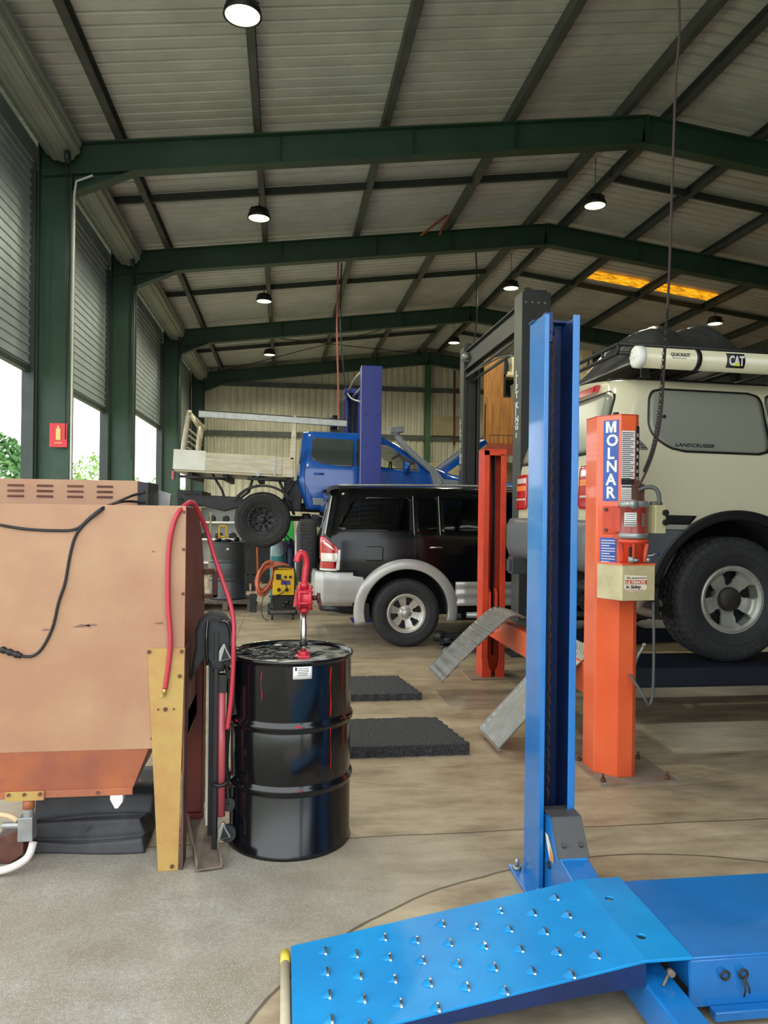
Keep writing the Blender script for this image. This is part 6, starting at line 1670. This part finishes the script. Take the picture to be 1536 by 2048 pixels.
tag(m.build('gas_bottle', M('gas_navy', '#2b3358', .4)), 'slim navy gas bottle right of the pale blue bottle', 'gas bottle')
# welder
t = thing('welder', 'yellow welder on a wheeled black cart with orange cable coil', 'welding machine', (.0, 10.95, 0))
m = MB(); m.box(-.15, .16, 10.75, 11.25, .34, .70); w = m.build('case', mWeld, t, .012)
m = MB(); m.box(-.10, -.03, 10.742, 10.75, .56, .64); m.cyl((.03, 10.73, .60), (.03, 10.75, .60), .02, 12); m.cyl((.10, 10.73, .60), (.10, 10.75, .60), .02, 12); m.cyl((-.06, 10.71, .42), (-.06, 10.75, .42), .025, 12); m.cyl((.05, 10.71, .42), (.05, 10.75, .42), .025, 12); m.build('control_panel', mBlk, w)
MB().box(-.03, .10, 10.742, 10.75, .49, .55).build('badge', M('badge_violet', '#4a3a8c', .5), w)
m = MB(); m.box(-.15, .15, 10.8, 11.2, .12, .33); m.build('drawer', mBlk, t, .01)
m = MB(); m.tube([(-.2, 10.72, .08), (.19, 10.72, .08)], .012, 8); m.tube([(-.2, 11.3, .08), (.19, 11.3, .08)], .012, 8); m.tube([(-.2, 10.72, .08), (-.2, 11.3, .08)], .012, 8); m.tube([(.19, 10.72, .08), (.19, 11.3, .08)], .012, 8)
m.tube([(.16, 10.72, .7), (.19, 10.70, .55), (.2, 10.70, .3), (.19, 10.71, .08)], .012, 8, 3); m.tube([(-.15, 10.72, .32), (-.17, 10.7, .2), (-.2, 10.71, .08)], .012, 8, 3); m.tube([(-.13, 10.74, .69), (-.12, 10.72, .74), (.13, 10.72, .74), (.15, 10.74, .69)], .01, 8, 3)
m.build('cart_frame', mChassis, t)
for x, y, r in ((-.15, 10.70, .035), (.14, 10.70, .035), (-.21, 11.3, .08), (.2, 11.3, .08)):
    m = MB(); m.cyl((x-.015, y, r), (x+.015, y, r), r, 16); m.build('castor', mRub, t)
rnd = random.Random(8)
m = MB()
for k in range(11):
    x0, z0 = -.235+rnd.uniform(-.03, .03), .58+rnd.uniform(-.03, .03); a = rnd.uniform(.09, .14); b = rnd.uniform(.18, .24); y0 = 10.72+k*.018
    tilt = rnd.uniform(.3, .6)
    m.tube([(x0+a*math.cos(q/16*2*PI)+tilt*b*.6*math.sin(q/16*2*PI), y0+.02*math.sin(q), z0+b*math.sin(q/16*2*PI)) for q in range(16)], .011, 6, closed=True)
for k in range(6): m.tube([(-.2, 10.75+k*.02, .72+.01*k), (-.08, 10.74+k*.02, .78+rnd.uniform(-.02, .03)), (.05, 10.76+k*.02, .77+rnd.uniform(-.02, .02)), (.12, 10.8, .72)], .011, 6, 4)
m.build('cable_coil', mCoil, t)
m = MB(); m.tube([(-.1, 10.74, .62), (.0, 10.68, .55), (.05, 10.66, .45), (-.05, 10.66, .36), (-.2, 10.68, .33)], .008, 6, 6); m.tube([(-.25, 10.7, .4), (-.3, 10.65, .2), (-.27, 10.6, .05), (-.2, 10.55, .012)], .006, 6, 5); m.sphere((.06, 10.68, .25), .035); m.sphere((.02, 10.68, .2), .03); m.sphere((.11, 10.7, .22), .03); m.build('torch_lead', mBlk, t)
# bits behind the cabinet at left (jack handle head)
m = MB(); m.prism([(-.66, 1.64), (-.59, 1.62), (-.595, 1.56), (-.615, 1.5), (-.64, 1.5), (-.65, 1.57)], 'y', 4.05, 4.10); m.obox((-.62, 4.08, 1.52), (-.60, 4.1, 1.1), .03, .03)
tag(m.build('grey_rag', mSteel), 'grey bag end poking up behind the louvred box of the cabinet', 'rag')

# ------------------------------------------------------------------ right rear: mezzanine store
t = thing('storage_platform', 'raised storage platform with orange-brown edge beam at right rear', 'platform', (7.5, 18, 0))
MB().box(4.25, 11.2, 15.5, 17.4, 2.93, 3.0).build('deck', mWood, t)
MB().box(4.25, 11.2, 15.42, 15.5, 2.78, 3.02).build('edge_beam', M('edge_orange', '#a04c30', .6, 0, .3, 5), t)
m = MB()
for x in (4.3, 6.6, 9, 11.1):
    for y in (15.5, 17.3): m.box(x-.05, x+.05, y-.05, y+.05, 0, 2.9)
m.build('support_post', mGreen, t)
m = MB()
for i in range(30): m.tube([(4.3+i*.1, 15.46, 3.02), (4.3+i*.1, 15.46, 3.2)], .006, 4)
m.tube([(4.3, 15.46, 3.2), (7.3, 15.46, 3.2)], .01, 6); m.build('mesh_rail', mRust, t)
for i, (x0, x1, z1, y, lab) in enumerate(((4.28, 4.72, 4.95, 15.9, 'tall reddish timber panel standing on the storage platform'), (4.3, 4.92, 4.05, 15.75, 'shorter plywood sheet in front of the tall timber panel'))):
    m = MB(); m.box(x0, x1, y, y+.03, 3.0, z1); tag(m.build('plywood_sheet', mWood, None, .003), lab, 'plywood sheet')
t = thing('store_rack', 'dark rack with pale folded goods on the storage platform', 'rack', (5.0, 16.3, 3.0))
for x in (4.76, 5.32): MB().box(x, x+.04, 16.0, 16.5, 3.0, 5.0).build('upright', mBlk, t)
m = MB()
for z in (3.9, 4.55): m.box(4.76, 5.36, 16.0, 16.5, z, z+.04)
m.build('shelf_board', mPly, t); MB().box(4.76, 5.36, 16.5, 16.52, 3.0, 5.0).build('back_panel', mInk, t)
MB().box(4.92, 5.05, 15.9, 15.98, 3.0, 3.9).build('door', mBlk, t)
for x0, x1, z0, z1, lab in ((4.92, 5.2, 4.59, 5.0, 'cream folded cloth bundle on the top of the dark rack'), (4.82, 5.05, 4.59, 4.66, 'cream flat pack below the cloth bundle'), (4.98, 5.16, 3.94, 4.4, 'upright cream box on the middle rack shelf'), (4.82, 4.95, 3.94, 4.0, 'small cream parcel beside the upright box')):
    m = MB()
    m.grid(lambda u, v: Vector((x0+(x1-x0)*u+.03*math.sin(v*3), 16.02+.01*math.sin(u*20), z0+(z1-z0)*v)), 16, 8, True, back=lambda u, v: Vector((x0+(x1-x0)*u+.03*math.sin(v*3), 16.3, z0+(z1-z0)*v)))
    tag(m.build('cream_parcel', M('cream_cloth', '#ded6b4', .7) if 'cream_cloth' not in MATS else MATS['cream_cloth']), lab, 'parcel', 'parcels on the dark rack')
t = thing('grey_cabinet', 'grey-green steel cabinet on the platform behind the charcoal post', 'cabinet', (5.6, 15.9, 3.0)); MB().box(5.1+.25, 6.1, 15.65, 16.1, 3.0, 4.85).build('body', M('grey_green', '#5f655a', .5, 0, .15, 3), t, .01); MB().box(5.36, 5.7, 15.63, 15.65, 3.05, 4.8).build('door', MATS['grey_green'], t); MB().box(5.66, 5.68, 15.6, 15.63, 3.7, 3.9).build('handle', mBlk, t)
m = MB(); m.box(6.5, 6.75, 15.9, 16.1, 3.0, 5.2); tag(m.build('timber_post', mPly), 'pale brown post on the platform beyond the blue post', 'post')
m = MB(); m.box(4.6, 5.6, 16.6, 16.65, 0.0, 2.7); tag(m.build('wall_panel', mPly), 'beige board standing below the storage platform', 'board')
t = thing('tool_bench', 'cluttered bench below the storage platform', 'bench', (4.6, 14.5, 0)); MB().box(4.0, 6.0, 14.2, 14.9, .9, .95).build('top', mChassis, t); MB().box(4.1, 5.9, 14.3, 14.8, 0, .9).build('cupboard', mChassis, t)
rnd = random.Random(9)
for i in range(6):
    x = 4.15+i*.18; h = rnd.uniform(.3, .8); m = MB(); m.lathe([(0, 0), (.06, 0), (.06, h*.7), (.03, h*.8), (.02, h), (0, h)], (x, 14.5, .95), 'z', 12)
    tag(m.build('bottle', (mBlk, mSteel, mChassis)[i % 3]), 'dark workshop bottle on the cluttered bench', 'bottle', 'bottles on the cluttered bench')
# back wall items
m = MB(); m.box(4.62, 5.55, 23.3, 23.33, 3.98, 4.6); tag(m.build('ply_sheet', mPly), 'pale plywood sheet fixed to the back wall', 'board')
m = MB(); m.obox((5.32, 23.25, 3.7), (5.30, 23.25, 6.05), .1, .05); tag(m.build('rusty_pole', mRust), 'rusty brown pole upright against the back wall', 'pole')
m = MB(); m.box(4.5, 5.7, 23.1, 23.3, 3.0, 3.1); m.box(4.5, 5.7, 23.0, 23.3, 1.9, 3.0); tag(m.build('wall_cupboard', mCream), 'cream cupboard on the back wall beyond the ute bonnet', 'cupboard')

# ------------------------------------------------------------------ hanging ropes and cables
m = MB(); q = [Vector((2.19, 4.2, 6.2)), P(1358, 0, Y=3.98), P(1352, 150, Y=3.98), P(1345, 350, Y=3.98), P(1338, 560, Y=3.98), P(1330, 700, Y=3.98), P(1322, 830, Y=3.98), P(1308, 900, Y=3.98), P(1290, 948, Y=3.98), P(1276, 975, Y=4.0)]
c = thing('hanging_power_cable', 'long brown cable with a chain hanging from the roof to the lettered orange post', 'cable', (2.1, 4.0, 1.7))
m.tube(q, .0075, 8, 6); m.build('cable', mRope, c)
m = MB(); q = [P(1335, 620, Y=3.97), P(1326, 720, Y=3.97), P(1318, 820, Y=3.97), P(1305, 895, Y=3.97), P(1288, 942, Y=3.97)]
qq = catmull(q, 16)
for i, p in enumerate(qq[:-1]):
    d = (qq[i+1]-p).normalized(); s = d.orthogonal() if i % 2 else d.cross(d.orthogonal())
    m.tube([p-d*.010+s*.0045, p+d*.010+s*.0045, p+d*.010-s*.0045, p-d*.010-s*.0045], .0022, 4, closed=True)
m.build('chain', mBlk, c)
m = MB(); m.tube([(.88, 13.0, 5.9), P(674, 650, Y=13), P(676, 760, Y=13), P(678, 852, Y=13)], .014, 6, 5); tag(m.build('pink_hose', mRope2), 'thin pink air hose hanging from the roof above the ute', 'hose')
m = MB(); m.tube([(.96, 13.3, 5.95), P(681, 640, Y=13.3), P(685, 720, Y=13.3), P(695, 800, Y=13.3)], .012, 6, 5); tag(m.build('black_drop_cable', mInk), 'thin black cable hanging beside the pink hose', 'cable')
m = MB(); m.tube([(3.24, 12.7, 6.2), P(953, 540, Y=12.7), P(953, 640, Y=12.7), P(947, 690, Y=12.7)], .012, 6, 5); tag(m.build('black_drop_cable', mInk), 'thin black cable hanging from the second frame to the charcoal hoist', 'cable')
m = MB(); m.tube([(2.2, 12.3, 6.15), P(903, 425, Y=12.3), P(885, 455, Y=12.3), P(880, 470, Y=12.3)], .02, 6, 4); tag(m.build('red_rag', M('rag_red', '#a8553c', .7)), 'small red rag hanging from a purlin at the second frame', 'rag')
# low trolley jack near the ramp
t = thing('trolley_jack', 'small black trolley jack on the floor in front of the black wagon', 'jack', (1.95, 8.0, 0))
m = MB(); m.box(1.72, 2.25, 7.95, 7.97, .07, .15); m.box(1.72, 2.25, 8.12, 8.14, .07, .15); m.box(1.72, 1.9, 7.95, 8.14, .1, .13); m.cyl((1.80, 8.05, .13), (1.80, 8.05, .17), .05, 12); m.obox((1.95, 8.04, .12), (2.4, 8.04, .22), .04, .04); m.build('frame', mBlk, t, .004)
for x in (1.76, 2.2):
    m = MB(); m.cyl((x, 7.90, .045), (x, 7.945, .045), .045, 14); m.build('wheel', mSteel, t)

# ------------------------------------------------------------------ outside greenery
shrub('shrub', -8.6, 23.5, 1.5, 2.1, (1.0, 1.2, 1.0), mGrassF, 'leafy green bush seen through the nearest roller door', 1, 5200)
shrub('shrub', -5.9, 27.5, .9, 1.0, (1.2, 1.0, .9), mLeaf2, 'lime green low bush beside the nearest door opening', 2, 2200)
shrub('shrub', -8.6, 33, 1.2, 1.7, (1.6, 1, .8), mLeaf2, 'green bush seen low through the second roller door', 3, 3000)
shrub('shrub', -10.5, 46, 1.6, 2.6, (1.2, 1, 1), mLeaf2, 'pale green tree seen through the third roller door', 4, 3000)
shrub('shrub', -8, 54, 1.6, 2.3, (1.2, 1, .8), mLeaf2, 'pale green hedge beyond the third roller door', 5, 2500)

# ------------------------------------------------------------------ light and camera
w = bpy.data.worlds.new('sky'); SC.world = w; w.use_nodes = True
bg = w.node_tree.nodes['Background']; bg.inputs[0].default_value = (.93, .97, 1, 1); bg.inputs[1].default_value = WORLD_S
def portal(loc, rot, sx, sy):
    l = bpy.data.lights.new('door_daylight', 'AREA'); l.shape = 'RECTANGLE'; l.size = sx; l.size_y = sy; l.cycles.is_portal = True; l.energy = 1
    o = bpy.data.objects.new('door_daylight', l); COL.objects.link(o); o.location = loc; o.rotation_euler = rot
portal((-.35, Y0-.25, 3.2), (rad(90), 0, 0), 5.3, 6.4)
for a, b, z in bays: portal((-2.95, (a+b)/2, z/2), (0, rad(-90), 0), z, b-a)
portal((-2.95, 2.2, 2.8), (0, rad(-90), 0), 5.5, 3.2)

cam = bpy.data.cameras.new('camera'); co = bpy.data.objects.new('camera', cam); COL.objects.link(co)
cam.sensor_fit = 'VERTICAL'; cam.sensor_height = 36; cam.lens = F/2048*36; cam.clip_end = 400
mat = Matrix((RT, UP, -FW)).transposed().to_4x4(); mat.translation = Vector((0, 0, CH)); co.matrix_world = mat
SC.camera = co
vs = SC.view_settings; vs.view_transform = 'Standard'; vs.look = 'None'; vs.gamma = 1; vs.use_curve_mapping = False; vs.exposure = EXPO
